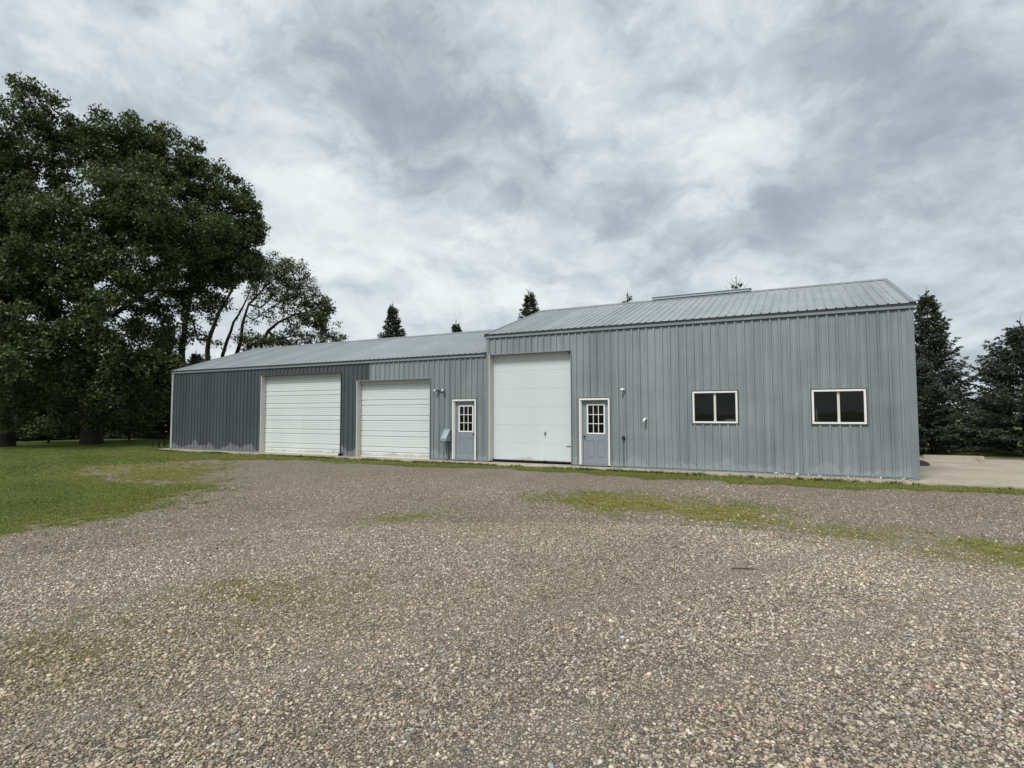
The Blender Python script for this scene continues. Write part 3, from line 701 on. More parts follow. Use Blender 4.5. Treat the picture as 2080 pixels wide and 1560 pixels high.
hue = rng.normal(size=(n, 1)); warm = np.where(hue > 1.3, np.array([[1.22, .95, .84]]), np.where(hue < -1.3, np.array([[.92, .97, 1.05]]), np.array([[1.07, 1, .88]])))
col = np.clip(col*warm*1.14, 0, .82)
gg, yy_, bb_ = masks(x, y); moss = np.clip(bb_*.6*(.4+.9*fbm(x*2.2, y*2.2, 15))+np.clip((fbm(x*.33, y*.33, 55)-.50)*2.2, 0, .32)+gg*.35, 0, .7)[:, None]
col = col*(1-moss)+moss*(col*.55+np.array([.085, .070, .022])*(1+.5*rng.uniform(size=(n, 1)))+bb_[:, None]*np.array([.035, .008, 0]))
pts = np.stack([x, y, gz(x, y)+size*.22], 1)
rot = np.stack([rng.normal(0, .3, n), rng.normal(0, .3, n), rng.uniform(0, 6.28, n)], 1)
vs = [stone_mesh(i, M_STONE) for i in range(7)]
tag(scatter('gravel', pts, rot, np.repeat(size[:, None], 3, 1), col, rng.integers(0, 7, n), vs, M_STONE), 'loose grey, brown and white gravel stones covering the yard', 'gravel', kind='stuff')

# chunks of white rock along the foot of the wall
xr = np.concatenate([rng.normal(9.6, .5, 30), rng.normal(11.6, .35, 12), rng.uniform(8, 12.2, 18)]); yr = rng.uniform(-.30, -.05, 60); sr = np.clip(rng.lognormal(math.log(.02), .5, 60), .008, .055)
tag(scatter('white_rubble', np.stack([xr, yr, np.full(60, -.045)+sr*.3], 1), rng.uniform(-.5, 3, (60, 3)), np.repeat(sr[:, None], 3, 1), rng.uniform(.25, .55, (60, 1))*np.array([[1, .97, .92]]), rng.integers(0, 7, 60), vs, M_STONE), 'small white broken rock along the foot of the tall wall', 'rubble', kind='stuff')

# grass
def tuft_mesh(i, mat, nb=14, h=1.0, spread=.5, wid=.05):
    r = np.random.default_rng(300+i); V = []; F = []
    for b in range(nb):
        a = r.uniform(0, 6.28); o = np.array([math.cos(a), math.sin(a), 0])*r.uniform(0, spread); d = np.array([math.cos(a+r.normal(0, .6)), math.sin(a+r.normal(0, .6)), 0])
        hh = h*r.uniform(.5, 1.1); ln = r.uniform(.15, .9)*hh; w = np.array([-d[1], d[0], 0])*wid*r.uniform(.7, 1.2)
        p0 = o; p1 = o+d*ln*.35+np.array([0, 0, hh*.62]); p2 = o+d*ln+np.array([0, 0, hh*.95]); k = len(V)
        V += [p0-w, p0+w, p1-w*.8, p1+w*.8, p2]; F += [(k, k+1, k+3, k+2), (k+2, k+3, k+4)]
    me = bpy.data.meshes.new('grass_tuft'); me.from_pydata([tuple(v) for v in V], [], F); me.materials.append(mat); return me
M_BLADE = inst_mat('grass_blade', .6, .35)
def grass_points(x, y, hmin, hmax, dens):
    g, ye, br = masks(x, y); k = rng.uniform(size=len(x)) < np.clip(g, 0, 1)**1.3*dens
    k &= ~((y > -.72) & (y < 12) & (x > -18.0) & (x < 26))
    x, y, g, ye, br = x[k], y[k], g[k], ye[k], br[k]; n = len(x)
    h = rng.uniform(hmin, hmax, n)*(.55+.45*g)
    mow = .5+.5*np.sin((x*.35+y*.94)*3.3)
    c0 = np.array([.098, .148, .030]); c1 = np.array([.26, .315, .082]); c2 = np.array([.31, .275, .08]); c3 = np.array([.20, .14, .065])
    t = np.clip(rng.uniform(size=n)*.6+fbm(x*.6, y*.6, 44)*.45+(mow-.5)*.16*(ye < .3)-.1, 0, 1)[:, None]
    c = c0*(1-t)+c1*t; c = c*(1-ye[:, None])+c2*ye[:, None]*(.7+.6*rng.uniform(size=(n, 1))); b_ = br[:, None]*.6*rng.uniform(size=(n, 1)); c = c*(1-b_)+c3*b_
    dry = (rng.uniform(size=(n, 1)) < .06); c = np.where(dry, np.array([[.25, .22, .10]]), c)
    return np.stack([x, y, gz(x, y)-.005], 1), h, c
tv = [tuft_mesh(i, M_BLADE) for i in range(6)]
P_, H_, C_ = [], [], []
x, y, d = fan(70000, 2.0, 9, R(52)); a, b, c = grass_points(x, y, .018, .045, .9); P_.append(a); H_.append(b); C_.append(c)
x, y, d = fan(170000, 9, 20, R(50)); a, b, c = grass_points(x, y, .03, .06, .9); P_.append(a); H_.append(b); C_.append(c)
x, y, d = fan(150000, 20, 46, R(48)); a, b, c = grass_points(x, y, .045, .085, .9); P_.append(a); H_.append(b); C_.append(c)
# taller grass and weeds along the concrete edge
n = 2600; x = rng.uniform(-18, 13.9, n); y = -.74-np.abs(rng.normal(0, .10, n)); keep = rng.uniform(size=n) < np.clip(fbm(x*.9, x*0+3, 8)*2-.55, .05, 1)
x, y = x[keep], y[keep]; n = len(x)
P_.append(np.stack([x, y, np.full(n, GZ-.01)], 1)); H_.append(rng.uniform(.05, .13, n)); t = rng.uniform(size=(n, 1)); C_.append(np.array([.05, .085, .015])*(1-t)+np.array([.10, .15, .03])*t)
pts = np.concatenate(P_); h = np.concatenate(H_); col = np.concatenate(C_); n = len(pts)
wide = np.where(h > .0, h*rng.uniform(.8, 1.3, n), h)
scl = np.stack([wide*1.1, wide*1.1, h], 1); rot = np.stack([rng.normal(0, .1, n), rng.normal(0, .1, n), rng.uniform(0, 6.28, n)], 1)
tag(scatter('grass', pts, rot, scl, col, rng.integers(0, 6, n), tv, M_BLADE), 'green lawn grass and yellowish weedy grass in patches of the gravel', 'grass', kind='stuff')

# ------------------------------------------------------------------ trees
def leaf_mat(name, a, b, tr=.25, rough=.5):
    m, nt = newmat(name); ge = nt.nodes.new('ShaderNodeNewGeometry'); co = objco(nt)
    n = noise(nt, co, .6, 3, .6)
    f = math_(nt, 'ADD', math_(nt, 'MULTIPLY', ge.outputs['Random Per Island'], .65), math_(nt, 'MULTIPLY', n, .45))
    c = mix(nt, mapr(nt, f, .1, .95), a, b); o = nt.nodes.new('ShaderNodeOutputMaterial')
    p = nt.nodes.new('ShaderNodeBsdfPrincipled'); nt.links.new(c, p.inputs['Base Color']); p.inputs['Roughness'].default_value = rough; p.inputs['Specular IOR Level'].default_value = .35
    t = nt.nodes.new('ShaderNodeBsdfTranslucent'); nt.links.new(c, t.inputs[0]); mx = nt.nodes.new('ShaderNodeMixShader'); mx.inputs[0].default_value = tr
    nt.links.new(p.outputs[0], mx.inputs[1]); nt.links.new(t.outputs[0], mx.inputs[2]); nt.links.new(mx.outputs[0], o.inputs[0]); return m
M_MAPLE = leaf_mat('maple_leaf', (.022, .040, .012), (.105, .145, .048), .25)
M_PALE = leaf_mat('pale_leaf', (.036, .052, .022), (.150, .175, .072), .3)
M_NEEDLE = leaf_mat('spruce_needle', (.019, .030, .018), (.062, .084, .054), .1)
M_NEEDLED = leaf_mat('dark_spruce_needle', (.018, .028, .014), (.055, .070, .034), .1)
def bark(name, a, b):
    m, nt = newmat(name); co = objco(nt); n = noise(nt, scaled(nt, co, 9, 9, 1.6), 1, 5, .7)
    bsdf(nt, mix(nt, mapr(nt, n, .3, .7), a, b), .9, 0, .2, bump(nt, n, .7, .03)); return m
M_BARK = bark('maple_bark', (.018, .016, .014), (.052, .046, .039)); M_BARK2 = bark('spruce_bark', (.03, .024, .02), (.07, .055, .045))

def branch_tubes(nodes, parent, rad, seg=5):
    """smooth tapering tubes along every parent-child edge"""
    N = len(nodes); V = np.zeros((N*seg*2, 3)); F = []; k = 0
    for i in range(N):
        p = parent[i]
        if p < 0: continue
        a = nodes[p]; b = nodes[i]; d = b-a; L = np.linalg.norm(d)
        if L < 1e-5: continue
        d = d/L; u = np.cross(d, (0, 0, 1.) if abs(d[2]) < .9 else (1., 0, 0)); u /= np.linalg.norm(u); w = np.cross(d, u)
        ra, rb = min(rad[p], rad[i]*1.35), rad[i]
        for j in range(seg):
            t = 2*math.pi*j/seg; o = u*math.cos(t)+w*math.sin(t); V[k+j] = a-d*ra*.3+o*ra; V[k+seg+j] = b+d*rb*.3+o*rb
        for j in range(seg): F.append((k+j, k+(j+1) % seg, k+seg+(j+1) % seg, k+seg+j))
        k += 2*seg
    return V[:k], np.array(F)
def leaves_at(C, r, per, size, rg, droop=.3, aspect=.62, flat=.8):
    n = len(C)*per; c = np.repeat(C, per, 0); rr = np.repeat(r, per)[:, None]
    q = rg.normal(size=(n, 3)); q /= np.linalg.norm(q, axis=1)[:, None]; q *= rg.uniform(0, 1, (n, 1))**.45; q[:, 2] *= flat
    p = c+q*rr
    s = size*rg.uniform(.6, 1.35, n)[:, None]
    d = rg.normal(size=(n, 3))+q*.8; d[:, 2] -= droop; d /= np.linalg.norm(d, axis=1)[:, None]
    nn = rg.normal(size=(n, 3)); nn[:, 2] += 1.0; w = np.cross(d, nn); w /= np.linalg.norm(w, axis=1)[:, None]
    bend = np.cross(w, d)*s*.12
    V = np.stack([p-d*s*.5, p+w*s*aspect*.5-bend+d*s*.06, p+d*s*.5, p-w*s*aspect*.5-bend+d*s*.06], 1).reshape(-1, 3)
    F = np.arange(n*4).reshape(n, 4); return V, F
def leafy_tree(name, base, trunk, lobes, label, D, seed, per=70, leaf=.2, clr=.55, twig=.012, mat=None, group=None, dens=1.0, trunk_r=.3, flare=1.5, expo=2.25, pull=.25):
    rg = np.random.default_rng(seed); base = np.array(base, float); mat = mat or M_MAPLE
    C = []; CR = []
    for lb in lobes:
        px, py, rp = lb[:3]; dd = lb[3] if len(lb) > 3 else 0; den = lb[4] if len(lb) > 4 else 1
        c = at(px, py, D+dd); r = rp*depth(c)/FPX; n = max(3, int(dens*den*(r/clr)**2*5.2)); r *= 1.06
        q = rg.normal(size=(n, 3)); q /= np.linalg.norm(q, axis=1)[:, None]; q *= (rg.uniform(.15, 1, (n, 1))**.42); q *= r*.92
        q[:, 2] *= .9
        p = c+q; p = p[p[:, 2] > .7]; C.append(p); CR.append(clr*rg.uniform(.65, 1.25, len(p)))
    C = np.concatenate(C); CR = np.concatenate(CR)
    nodes = [base]; parent = [-1]; tr = [trunk_r*flare]
    for ti, tk in enumerate(trunk):                       # trunks and leaders given as pixel paths with radii
        prev = 0 if ti == 0 or len(tk[0]) < 4 else None
        for (px, py, rr, *_) in tk:
            q = at(px, py, D+(_[0] if _ else 0))
            if prev is None: prev = int(np.argmin([np.linalg.norm(np.array(nn)-q) for nn in nodes]))
            a = np.array(nodes[prev]); L = np.linalg.norm(q-a); k = max(1, int(L/.7))
            for s in range(1, k+1):
                nodes.append(a+(q-a)*s/k+rg.normal(0, .03, 3)*(s < k)); parent.append(prev); tr.append(tr[prev] if s < 0 else rr+(tr[prev]-rr)*0 if s == k else None)
                if tr[-1] is None: tr[-1] = tr[prev]*(1-1/(k-s+1.0))+rr/(k-s+1.0)
                prev = len(nodes)-1
    nt0 = len(nodes); top = np.array(nodes[nt0-1])
    order = np.argsort(np.min(np.linalg.norm(C[:, None]-np.array(nodes)[None], axis=2), axis=1))
    cap = nt0+len(C)*14; NA = np.zeros((cap, 3)); NA[:nt0] = nodes; cnt = nt0; parent = parent+[0]*(cap-nt0); ends = []
    plen = np.zeros(cap)
    for ci in order:
        c = C[ci]; dv_ = NA[:cnt]-c; dist = np.linalg.norm(dv_, axis=1)
        up = np.maximum(0, NA[:cnt, 2]-c[2]+.1)            # prefer limbs that start below
        cost = dist+up*.9+plen[:cnt]*pull; cost[0] += 50
        p = int(np.argmin(cost)); a = NA[p]; L = dist[p]; k = max(1, min(13, int(L/.55)))
        hor = c-a; sag = np.array([0, 0, 1.0])*L*.10
        for s in range(1, k+1):
            t = s/k; q = a+hor*t+sag*math.sin(math.pi*t)*(.6+.4*t)+rg.normal(0, .05, 3)*(s < k)
            NA[cnt] = q; parent[cnt] = p; plen[cnt] = plen[p]+L/k; p = cnt; cnt += 1
        ends.append(p)
    NA = NA[:cnt]; parent = parent[:cnt]; acc = np.zeros(cnt)
    for e in ends: acc[e] += twig**expo
    for i in range(cnt-1, nt0-1, -1):
        if acc[i] == 0: acc[i] = twig**expo
        acc[parent[i]] += acc[i]
    rad = acc**(1/expo); rad[:nt0] = tr[:nt0]
    # twigs inside every cluster
    TW = []; TP = []; TR = []; base_n = cnt
    for e, r in zip(ends, CR):
        for _ in range(4):
            d = rg.normal(size=3); d[2] += .5; d /= np.linalg.norm(d); TW.append(NA[e]+d*r*rg.uniform(.6, 1.1)); TP.append(e); TR.append(twig*.55)
    NA = np.concatenate([NA, np.array(TW)]); parent = list(parent)+TP; rad = np.concatenate([rad, TR])
    root = empty(name, tuple(base), label, 'tree', group)
    V, F = branch_tubes(NA-base, parent, rad, 6); me = npmesh('trunk', V, F, None); me.polygons.foreach_set('use_smooth', [True]*len(me.polygons))
    link('trunk', me, M_BARK, root)
    V, F = leaves_at(C-base, CR, per, leaf, rg); link('crown', npmesh('crown', V, F, None), mat, root)
    return root
def gnd(px, py): 
    d = ray(px, py); t = (GZ-CAM[2])/d[2]; p = CAM+d*t; return (p[0], p[1], GZ-.03), math.hypot(p[0]-CAM[0], p[1]-CAM[1])
def gat(px, D): p = at(px, 844, D); return (p[0], p[1], GZ-.05)

b_, D_ = gnd(186, 903)
leafy_tree('maple_tree', b_, [[(188, 860, .50), (188, 720, .42), (190, 640, .38), (187, 600, .33)], [(175, 560, .22, 0), (165, 500, .15, 0), (160, 420, .08, 0)], [(205, 560, .22, 0), (240, 480, .16, 0), (270, 380, .08, 0)], [(230, 640, .16, 0), (300, 590, .12, 0), (400, 500, .07, 0)]],
    [(205, 305, 62), (272, 296, 52), (338, 330, 60), (398, 372, 58), (452, 425, 56), (486, 470, 46), (470, 535, 52), (400, 480, 75, -3), (320, 430, 78, -4), (240, 390, 70, -3), (175, 450, 72, -2), (130, 520, 62, -3), (300, 530, 72, -3), (420, 585, 55, 0, .8), (345, 620, 52, 1, .6), (110, 610, 60, -2, .8), (500, 420, 22), (515, 460, 22), (512, 525, 20),
     (255, 760, 58, -4, .9), (318, 742, 42, -4, .9), (130, 760, 62, -3, .9), (70, 700, 55, -4, .9), (190, 700, 40, -4, .5), (280, 690, 45, -2, .6), (300, 820, 40, -2, .9), (40, 800, 45, -2, .9), (215, 800, 36, -4, .6), (140, 690, 50, 2, .7), (240, 640, 44, 2, .45), (60, 620, 50, 2, .6), (150, 830, 40, 3, .7), (250, 840, 34, 3, .6), (330, 690, 36, 2, .5), (270, 600, 40, 2, .5), (430, 530, 55, 2), (350, 400, 60, 3), (270, 470, 60, 3), (300, 360, 50, -2), (430, 480, 50, -2), (150, 565, 48, -4), (232, 575, 46, -4), (190, 625, 42, -5, .8), (160, 660, 44, -4, .8), (225, 690, 38, -5, .6), (185, 520, 50, -4), (205, 240, 12), (268, 244, 12), (310, 262, 11), (350, 270, 12), (395, 302, 12), (440, 345, 11), (474, 366, 11), (503, 390, 11), (530, 472, 13), (528, 440, 11), (522, 560, 12), (150, 285, 12), (186, 850, 26, -1, .8), (150, 870, 26, 1, .7), (225, 868, 24, 1, .7), (270, 868, 30, 3, .8), (110, 862, 34, 3, .7), (60, 866, 34, 4, .7)],
    'huge dark green maple with a thick forked trunk left of the shed', D_, 11, per=115, leaf=.185, clr=.62, trunk_r=.55, flare=1.5)
b_, D_ = gnd(8, 908)
leafy_tree('maple_tree', b_, [[(8, 860, .42), (6, 700, .36), (10, 560, .28)], [(40, 430, .16, 0), (60, 320, .08, 0)], [(-40, 430, .16, 0), (-60, 320, .08, 0)]],
    [(22, 215, 42, 0, .7), (75, 240, 42, 0, .7), (118, 262, 40, 0, .7), (142, 310, 34, 0, .6), (55, 310, 62, 0, .55), (115, 350, 46, 0, .5), (15, 400, 70), (80, 440, 60, -3), (-60, 300, 80), (-70, 430, 90), (-60, 580, 90), (20, 540, 70, -3), (10, 660, 60, -4), (-60, 720, 70, -3), (12, 735, 36, -6), (40, 480, 70, 2), (60, 580, 60, 2, .8), (-20, 640, 60, 2), (90, 380, 55, 2, .6), (30, 300, 50, 2, .5), (35, 170, 11), (70, 182, 12), (112, 205, 12), (150, 248, 11), (160, 290, 10), (14, 850, 30, -1, .8), (-30, 860, 34, 0, .8)],
    'tall maple at the left edge of the photo with a loose airy top', D_, 12, per=100, leaf=.18, clr=.6, trunk_r=.42)
leafy_tree('shade_tree', gat(372, 49), [[(372, 800, .30), (370, 700, .24), (382, 630, .18)], [(395, 560, .1, 0)], [(350, 600, .12, 0), (335, 540, .07, 0)]],
    [(372, 560, 55, 0, .6), (325, 600, 46, 0, .6), (425, 625, 34, 0, .4), (350, 690, 40, 0, .35), (310, 680, 42, 0, .5), (395, 690, 28, 0, .4), (375, 775, 44, 0, .9), (340, 760, 40, 0, .9)],
    'thin-stemmed leafy tree behind the left end of the low roof', 49, 13, per=58, leaf=.22, clr=.6, trunk_r=.3, group='trees behind the low wing')
leafy_tree('shade_tree', gat(422, 47), [[(422, 730, .19), (424, 690, .17), (437, 655, .15), (455, 618, .12), (472, 588, .09), (500, 545, .05)], [(402, 690, .09, 0), (388, 640, .06, 0)]],
    [(505, 545, 34, 0, .5), (480, 570, 26, 0, .3), (395, 640, 24, 0, .3), (440, 700, 16, 0, .3), (420, 740, 22, 0, .8)],
    'leaning bare-stemmed tree rising from the low roof edge into the big maple', 47, 14, per=26, leaf=.19, clr=.55, twig=.01, trunk_r=.2, group='trees behind the low wing', mat=M_PALE)
leafy_tree('shade_tree', gat(470, 50), [[(452, 722, .15), (462, 690, .13), (474, 655, .10), (494, 622, .075), (512, 580, .04)], [(470, 760, .18, 0), (490, 690, .15, 0), (492, 660, .12, 0), (505, 618, .09, 0), (540, 580, .06, 0), (580, 548, .035, 0)], [(530, 625, .07, 0), (565, 590, .05, 0), (600, 570, .03, 0)], [(520, 600, .06, 0), (530, 560, .03, 0)], [(515, 650, .05, 0), (560, 620, .035, 0), (600, 600, .02, 0)]],
    [(522, 552, 40, 0, 1.0), (560, 543, 38, 0, 1.05), (595, 558, 36, 0, 1.0), (620, 588, 32, 0, .95), (570, 590, 38, 0, .85), (535, 600, 34, 0, .7), (600, 615, 32, 0, .8), (510, 640, 26, 0, .4), (560, 640, 26, 0, .5), (500, 690, 26, 0, .8)],
    'airy two-stemmed tree with a fan of thin branches above the low roof', 50, 15, per=17, leaf=.18, clr=.46, dens=1.25, trunk_r=.2, twig=.011, group='trees behind the low wing', mat=M_PALE, pull=.5)
leafy_tree('shade_tree', gat(533, 50), [[(530, 700, .16), (545, 672, .14), (565, 655, .11), (600, 638, .07), (640, 630, .04)], [(560, 690, .09, 0), (600, 680, .05, 0)], [(590, 660, .05, 0), (640, 650, .03, 0)]],
    [(655, 625, 24, 0, .9), (640, 640, 34, 0, 1.0), (662, 662, 24, 0, 1.0), (628, 612, 18, 0, .8), (600, 690, 34, 0, .6), (560, 700, 30, 0, .8), (645, 690, 26, 0, .7), (520, 705, 30, 0, 1.0), (688, 686, 15, 0, 1.0), (600, 655, 28, 0, .5)],
    'low spreading tree with a bushy green end over the low roof', 50, 16, per=36, leaf=.20, clr=.5, trunk_r=.18, twig=.011, group='trees behind the low wing', mat=M_PALE)

def spruce_meshes(h, rb, seed, sparse=1.0, bare=.0, droop=.35):
    rg = np.random.default_rng(seed); nodes = [np.array([0, 0, -.1])]; parent = [-1]; rad = [.022*h]
    k = int(h/.4)
    for i in range(1, k+1):
        t = i/k; nodes.append(np.array([rg.normal(0, .01), rg.normal(0, .01), h*t])); parent.append(i-1); rad.append(max(.012, .02*h*(1-t)))
    NV = []; z = .25
    while z < h-.15:
        t = z/h; L0 = rb*(1-t)**.92*(.72+.28*min(1, t*6)); nb = int((7+4*(1-t))*sparse)+1
        for j in range(nb):
            a = rg.uniform(0, 6.28); L = L0*rg.uniform(.62, 1.18)+.08; zz = z+rg.uniform(-.15, .15)
            d = np.array([math.cos(a), math.sin(a), 0]); ns = max(2, int(L/.16)); p = int(np.clip(round(zz/h*k), 0, k)); el0 = .35+.5*t
            pos = np.array([0, 0, zz]); prev = p
            for s in range(1, ns+1):
                u = s/ns; el = el0-droop*1.7*math.sin(u*math.pi*.62)*(1-t*.7)+.35*u*u
                pos = pos+np.array([d[0]*math.cos(el), d[1]*math.cos(el), math.sin(el)])*L/ns
                nodes.append(pos); parent.append(prev); rad.append(max(.004, .012*(1-u)+.003)); prev = len(nodes)-1
                if u > .12 and rg.uniform() > bare*(t > .72):
                    side = np.array([-d[1], d[0], 0])
                    for sg in (-1, 1):
                        tl = (.10+.34*L*(1-u)*.55+.06)*rg.uniform(.6, 1.2); tl = min(tl, .55)
                        q = d*.75+side*sg*rg.uniform(.5, 1.1)+np.array([0, 0, rg.uniform(-.35, .15)]); q /= np.linalg.norm(q); NV.append((pos, q, tl))
                    q = d+rg.normal(0, .3, 3); q /= np.linalg.norm(q); NV.append((pos, q, .17))
        z += max(.13, .34*(1-t*.62))*rg.uniform(.85, 1.1)
    prev = k; tipz = h                                             # bare leader and, on thin trees, bare upturned shoots
    for s in range(3): nodes.append(np.array([rg.normal(0, .015), rg.normal(0, .015), h+.16*(s+1)])); parent.append(prev); rad.append(.011-.003*s); prev = len(nodes)-1
    for _ in range(int(4+26*bare)):
        zq = h*(1-rg.uniform(.01, .05+.13*bare)); a = rg.uniform(0, 6.28); L = rg.uniform(.25, .5)*(1+bare*1.2*(h-zq)); p = int(np.clip(round(zq/h*k), 0, k)); prev = p
        for s in range(1, 4): nodes.append(np.array([math.cos(a)*L*s/3*.75, math.sin(a)*L*s/3*.75, zq+L*(s/3)**1.3*.75])); parent.append(prev); rad.append(.010-.002*s); prev = len(nodes)-1
    for _ in range(5 if bare < .5 else 1): NV.append((np.array([0, 0, h-.12*_]), np.array([rg.normal(0, .3), rg.normal(0, .3), 1.]), .2))
    P = np.array([a for a, b, c in NV]); Q = np.array([b for a, b, c in NV]); LN = np.array([c for a, b, c in NV])[:, None]
    # each twig: a spindle of needle blades set round it
    out = []
    for m in range(7):
        n = len(P); u = rg.uniform(.0, .95, (n, 1)); o = P+Q*LN*u
        w = rg.normal(size=(n, 3)); w -= Q*np.sum(w*Q, 1)[:, None]; w /= np.linalg.norm(w, axis=1)[:, None]
        dirn = Q*.85+w*.55; ll = (.10+.07*rg.uniform(size=(n, 1)))*(.8+LN); b = np.cross(dirn, rg.normal(size=(n, 3))); b /= np.linalg.norm(b, axis=1)[:, None]; b *= .017+.014*rg.uniform(size=(n, 1))
        out.append(np.stack([o-b*.6, o+dirn*ll*.45-b, o+dirn*ll, o+dirn*ll*.45+b], 1))
    V = np.concatenate(out).reshape(-1, 3); F = np.arange(len(V)).reshape(-1, 4)
    tv_, tf_ = branch_tubes(np.array(nodes), parent, np.array(rad), 5)
    return npmesh('trunk', tv_, tf_, None), npmesh('crown', V, F, None)
def spruce(loc, h, rb, seed, label, group=None, mat=None, meshes=None, **kw):
    tm, cm = meshes or spruce_meshes(h, rb, seed, **kw)
    r = empty('spruce_tree', loc, label, 'tree', group, rz=seed*1.3)
    if not tm.materials: tm.materials.append(M_BARK2); cm.materials.append(mat or M_NEEDLE)
    link('trunk', tm, None, r); link('crown', cm, None, r); return r, (tm, cm)
def spruce_px(px, toppy, D, rb, seed, label, group=None, **kw):
    loc = gat(px, D); h = at(px, toppy, D)[2]-loc[2]; return spruce(loc, h, rb, seed, label, group, **kw)
GR = 'spruces beyond the drive'; GB = 'spruces behind the shed'; GL = 'spruces behind the maples'
spruce_px(1892, 600, 31.5, 2.35, 21, 'tall pointed spruce standing just right of the shed corner', GR)
spruce_px(1876, 742, 29.0, 1.75, 22, 'shorter bluish spruce tucked close behind the shed corner', GR)
spruce_px(2082, 662, 30.5, 3.5, 23, 'broad spruce at the right edge of the photo', GR, sparse=1.1)
spruce_px(2010, 800, 33.5, 1.9, 24, 'low dark spruce between the pointed spruce and the broad one', GR)
spruce_px(796, 624, 40, 2.7, 31, 'narrow spruce tip above the middle of the low roof', GB, mat=M_NEEDLED)
spruce_px(1077, 597, 36, 2.8, 32, 'spruce tip rising at the left end of the tall roof', GB, mat=M_NEEDLED, bare=.2)
spruce_px(926, 658, 42, 2.4, 33, 'tiny spruce tip peeking over the low ridge near the tall wall', GB, mat=M_NEEDLED)
spruce_px(1502, 572, 33, 2.6, 34, 'spruce tip with bare spikes behind the ridge vent', GB, mat=M_NEEDLED, bare=.88)
spruce_px(1278, 602, 34, 2.6, 35, 'bare twiggy treetop just over the tall ridge left of the vent', GB, mat=M_NEEDLED, bare=.85)
shared = spruce_meshes(7.6, 3.0, 41, 1.35), spruce_meshes(6.6, 3.0, 42, 1.35)
for t_, c_ in shared: t_.materials.append(M_BARK2); c_.materials.append(M_NEEDLED)
for i, (px, D, lab) in enumerate([(-40, 52, 'dark spruce behind the maple at the left edge, its outer side'), (35, 50, 'dark spruce just right of the left-edge maple trunk'), (95, 53, 'dark spruce behind the gap between the two maple trunks'), (150, 51, 'dark spruce close on the left of the forked maple trunk'),
        (232, 52, 'dark spruce close on the right of the forked maple trunk'), (285, 50, 'dark spruce midway between the forked maple and the shed'), (332, 47, 'dark spruce against the left end wall of the shed'), (395, 52, 'dark spruce hidden behind the left end of the low wing')]):
    spruce(gat(px, D), 0, 0, i, lab, GL, meshes=shared[i % 2])
# two thin young stems on the lawn under the maples
for px, py, lab in ((98, 901, 'thin pale sapling stem standing between the two big maples'), (262, 895, 'thin sapling stem right of the forked maple trunk')):
    b_, D_ = gnd(px, py); r = empty('sapling', b_, lab, 'tree', 'saplings under the maples')
    MB().tube([(0, 0, 0), (.02, .02, 1.2), (-.03, 0, 2.6), (.05, .03, 4.2)], [.07, .055, .045, .025], 8).build('trunk', M_BARK, r, True)
    rg = np.random.default_rng(int(px)); C = np.c_[rg.normal(0, .8, 26), rg.normal(0, .8, 26), rg.uniform(2.6, 4.8, 26)]
    V, F = leaves_at(C, np.full(26, .45), 40, .2, rg); link('crown', npmesh('crown', V, F, None), M_MAPLE, r)

# ------------------------------------------------------------------ light
SUN_EL, SUN_AZ = R(54), R(190)            # behind the camera
wd = bpy.data.worlds.new('World'); S.world = wd; wd.use_nodes = True; nt = wd.node_tree; nt.nodes.clear()
out = nt.nodes.new('ShaderNodeOutputWorld')
sky = nt.nodes.new('ShaderNodeTexSky'); sky.sky_type = 'NISHITA'; sky.sun_disc = False; sky.sun_elevation = SUN_EL; sky.sun_rotation = SUN_AZ
b1 = nt.nodes.new('ShaderNodeBackground'); nt.links.new(sky.outputs[0], b1.inputs[0]); b1.inputs[1].default_value = .06
tc = nt.nodes.new('ShaderNodeTexCoord'); D0 = tc.outputs['Generated']
dn_ = vmath(nt, 'NORMALIZE', D0).outputs[0]
sp = nt.nodes.new('ShaderNodeSeparateXYZ'); nt.links.new(dn_, sp.inputs[0])
warp = nt.nodes.new('ShaderNodeTexNoise'); nt.links.new(dn_, warp.inputs['Vector']); warp.inputs['Scale'].default_value = 4.5; warp.inputs['Detail'].default_value = 5
wv = vmath(nt, 'SUBTRACT', warp.outputs['Color'], (.5, .5, .5)).outputs[0]
DW = vmath(nt, 'NORMALIZE', vmath(nt, 'ADD', dn_, vmath(nt, 'MULTIPLY', wv, (.16, .16, .12)).outputs[0]).outputs[0]).outputs[0]
LOBES = [(60, 150, 110, .5), (20, 40, 70, .3), (500, 60, 100, .4), (1000, 60, 70, .9), (1180, 140, 75, .7), (1235, 200, 85, .6), (1500, 90, 60, .6), (1560, 285, 110, .75), (640, 370, 120, .6), (720, 455, 100, .5), (960, 340, 55, .55), (900, 540, 160, .4), (1110, 570, 100, .35), (1860, 450, 50, .4), (1700, 490, 50, .35), (1640, 60, 60, .3),
         (760, 80, 115, -.75), (800, 250, 110, -.65), (500, 210, 110, -.5), (900, 290, 85, -.55), (420, 280, 80, -.45), (130, 15, 80, -.6), (1215, 12, 50, -.8), (1060, 285, 75, -.6), (1060, 395, 70, -.5), (1140, 440, 50, -.7), (1250, 440, 55, -.7), (1430, 165, 65, -.4), (1640, 175, 95, -.5), (1780, 30, 60, -.6), (1830, 210, 110, -.35), (1990, 140, 110, -.45), (1940, 310, 100, -.4), (1550, 462, 40, -.9), (1620, 422, 34, -.9), (1400, 520, 80, -.4), (2000, 540, 110, -.45), (1330, 330, 60, -.2)]
acc = None
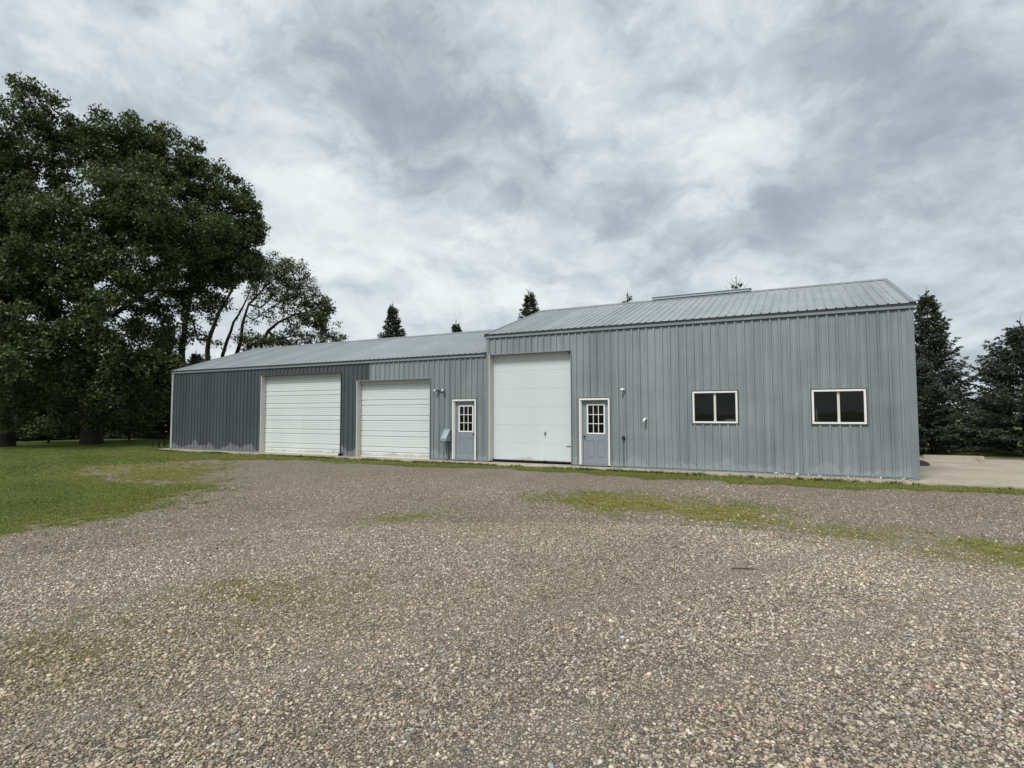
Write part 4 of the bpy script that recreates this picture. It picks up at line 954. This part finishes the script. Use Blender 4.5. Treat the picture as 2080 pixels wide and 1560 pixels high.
for px, py, sg, am in LOBES:
    d = ray(px, py); d = d/np.linalg.norm(d); k = (FPX/sg)**2
    e = math_(nt, 'EXPONENT', math_(nt, 'MULTIPLY', math_(nt, 'SUBTRACT', vmath(nt, 'DOT_PRODUCT', DW, tuple(d)).outputs['Value'], 1), k))
    acc = math_(nt, 'MULTIPLY_ADD', e, am*.31, acc if acc is not None else 0.0)
# flattened direction space: cloud sheets get thinner towards the horizon
hz = math_(nt, 'POWER', math_(nt, 'MAXIMUM', sp.outputs[2], 0.0), .62)
cq = nt.nodes.new('ShaderNodeCombineXYZ'); nt.links.new(sp.outputs[0], cq.inputs[0]); nt.links.new(sp.outputs[1], cq.inputs[1]); nt.links.new(math_(nt, 'MULTIPLY', hz, 1.75), cq.inputs[2])
Q = vmath(nt, 'ADD', cq.outputs[0], vmath(nt, 'MULTIPLY', wv, (.17, .17, .17)).outputs[0]).outputs[0]
Q2 = vmath(nt, 'ADD', Q, (.01, .0, .035)).outputs[0]
c1 = noise(nt, Q, 3.0, 3, .5, .1); c2 = noise(nt, Q, 7.5, 9, .6, .0); c3 = noise(nt, Q2, 7.5, 4, .56, .0)
f = math_(nt, 'ADD', math_(nt, 'ADD', acc, .53), math_(nt, 'ADD', math_(nt, 'MULTIPLY', math_(nt, 'SUBTRACT', c1, .5), .65), math_(nt, 'MULTIPLY', math_(nt, 'SUBTRACT', c2, .5), .5)))
f = math_(nt, 'ADD', f, math_(nt, 'MULTIPLY', math_(nt, 'SUBTRACT', c2, c3), .6))
c4 = noise(nt, vmath(nt, 'ADD', Q, (3.1, 1.7, .4)).outputs[0], 4.6, 9, .62, .0)
ed = nt.nodes.new('ShaderNodeMapRange'); ed.interpolation_type = 'SMOOTHSTEP'; nt.links.new(c4, ed.inputs[0]); ed.inputs[1].default_value = .43; ed.inputs[2].default_value = .57
f = math_(nt, 'ADD', f, math_(nt, 'MULTIPLY', math_(nt, 'SUBTRACT', ed.outputs[0], .5), .20))
f = math_(nt, 'MULTIPLY_ADD', math_(nt, 'TANH', math_(nt, 'MULTIPLY', math_(nt, 'SUBTRACT', f, .5), 1.9)), .5, .5)
ccol = ramp(nt, f, [(0.0, s2l(142, 150, 158)), (.25, s2l(163, 173, 182)), (.5, s2l(191, 200, 207)), (.75, s2l(217, 223, 225)), (1, s2l(238, 242, 242))])
b2 = nt.nodes.new('ShaderNodeBackground'); nt.links.new(ccol, b2.inputs[0]); b2.inputs[1].default_value = .465
mxs = nt.nodes.new('ShaderNodeMixShader'); nt.links.new(mapr(nt, f, .05, .35, .88, .98), mxs.inputs[0])
nt.links.new(b1.outputs[0], mxs.inputs[1]); nt.links.new(b2.outputs[0], mxs.inputs[2]); nt.links.new(mxs.outputs[0], out.inputs[0])
wd.cycles.sampling_method = 'MANUAL'; wd.cycles.sample_map_resolution = 256
sl = bpy.data.lights.new('sun', 'SUN'); sl.energy = 1.5; sl.angle = R(18); sl.color = (1, .965, .91)
so = bpy.data.objects.new('sun', sl); COL.objects.link(so)
sd = Vector((math.sin(SUN_AZ)*math.cos(SUN_EL), math.cos(SUN_AZ)*math.cos(SUN_EL), math.sin(SUN_EL)))
so.rotation_euler = sd.to_track_quat('Z', 'Y').to_euler(); so.location = (0, -30, 40)
S.view_settings.view_transform = 'Standard'; S.view_settings.look = 'None'; S.view_settings.exposure = 1.30; S.view_settings.gamma = 1; S.view_settings.use_curve_mapping = False
S.render.engine = 'CYCLES'
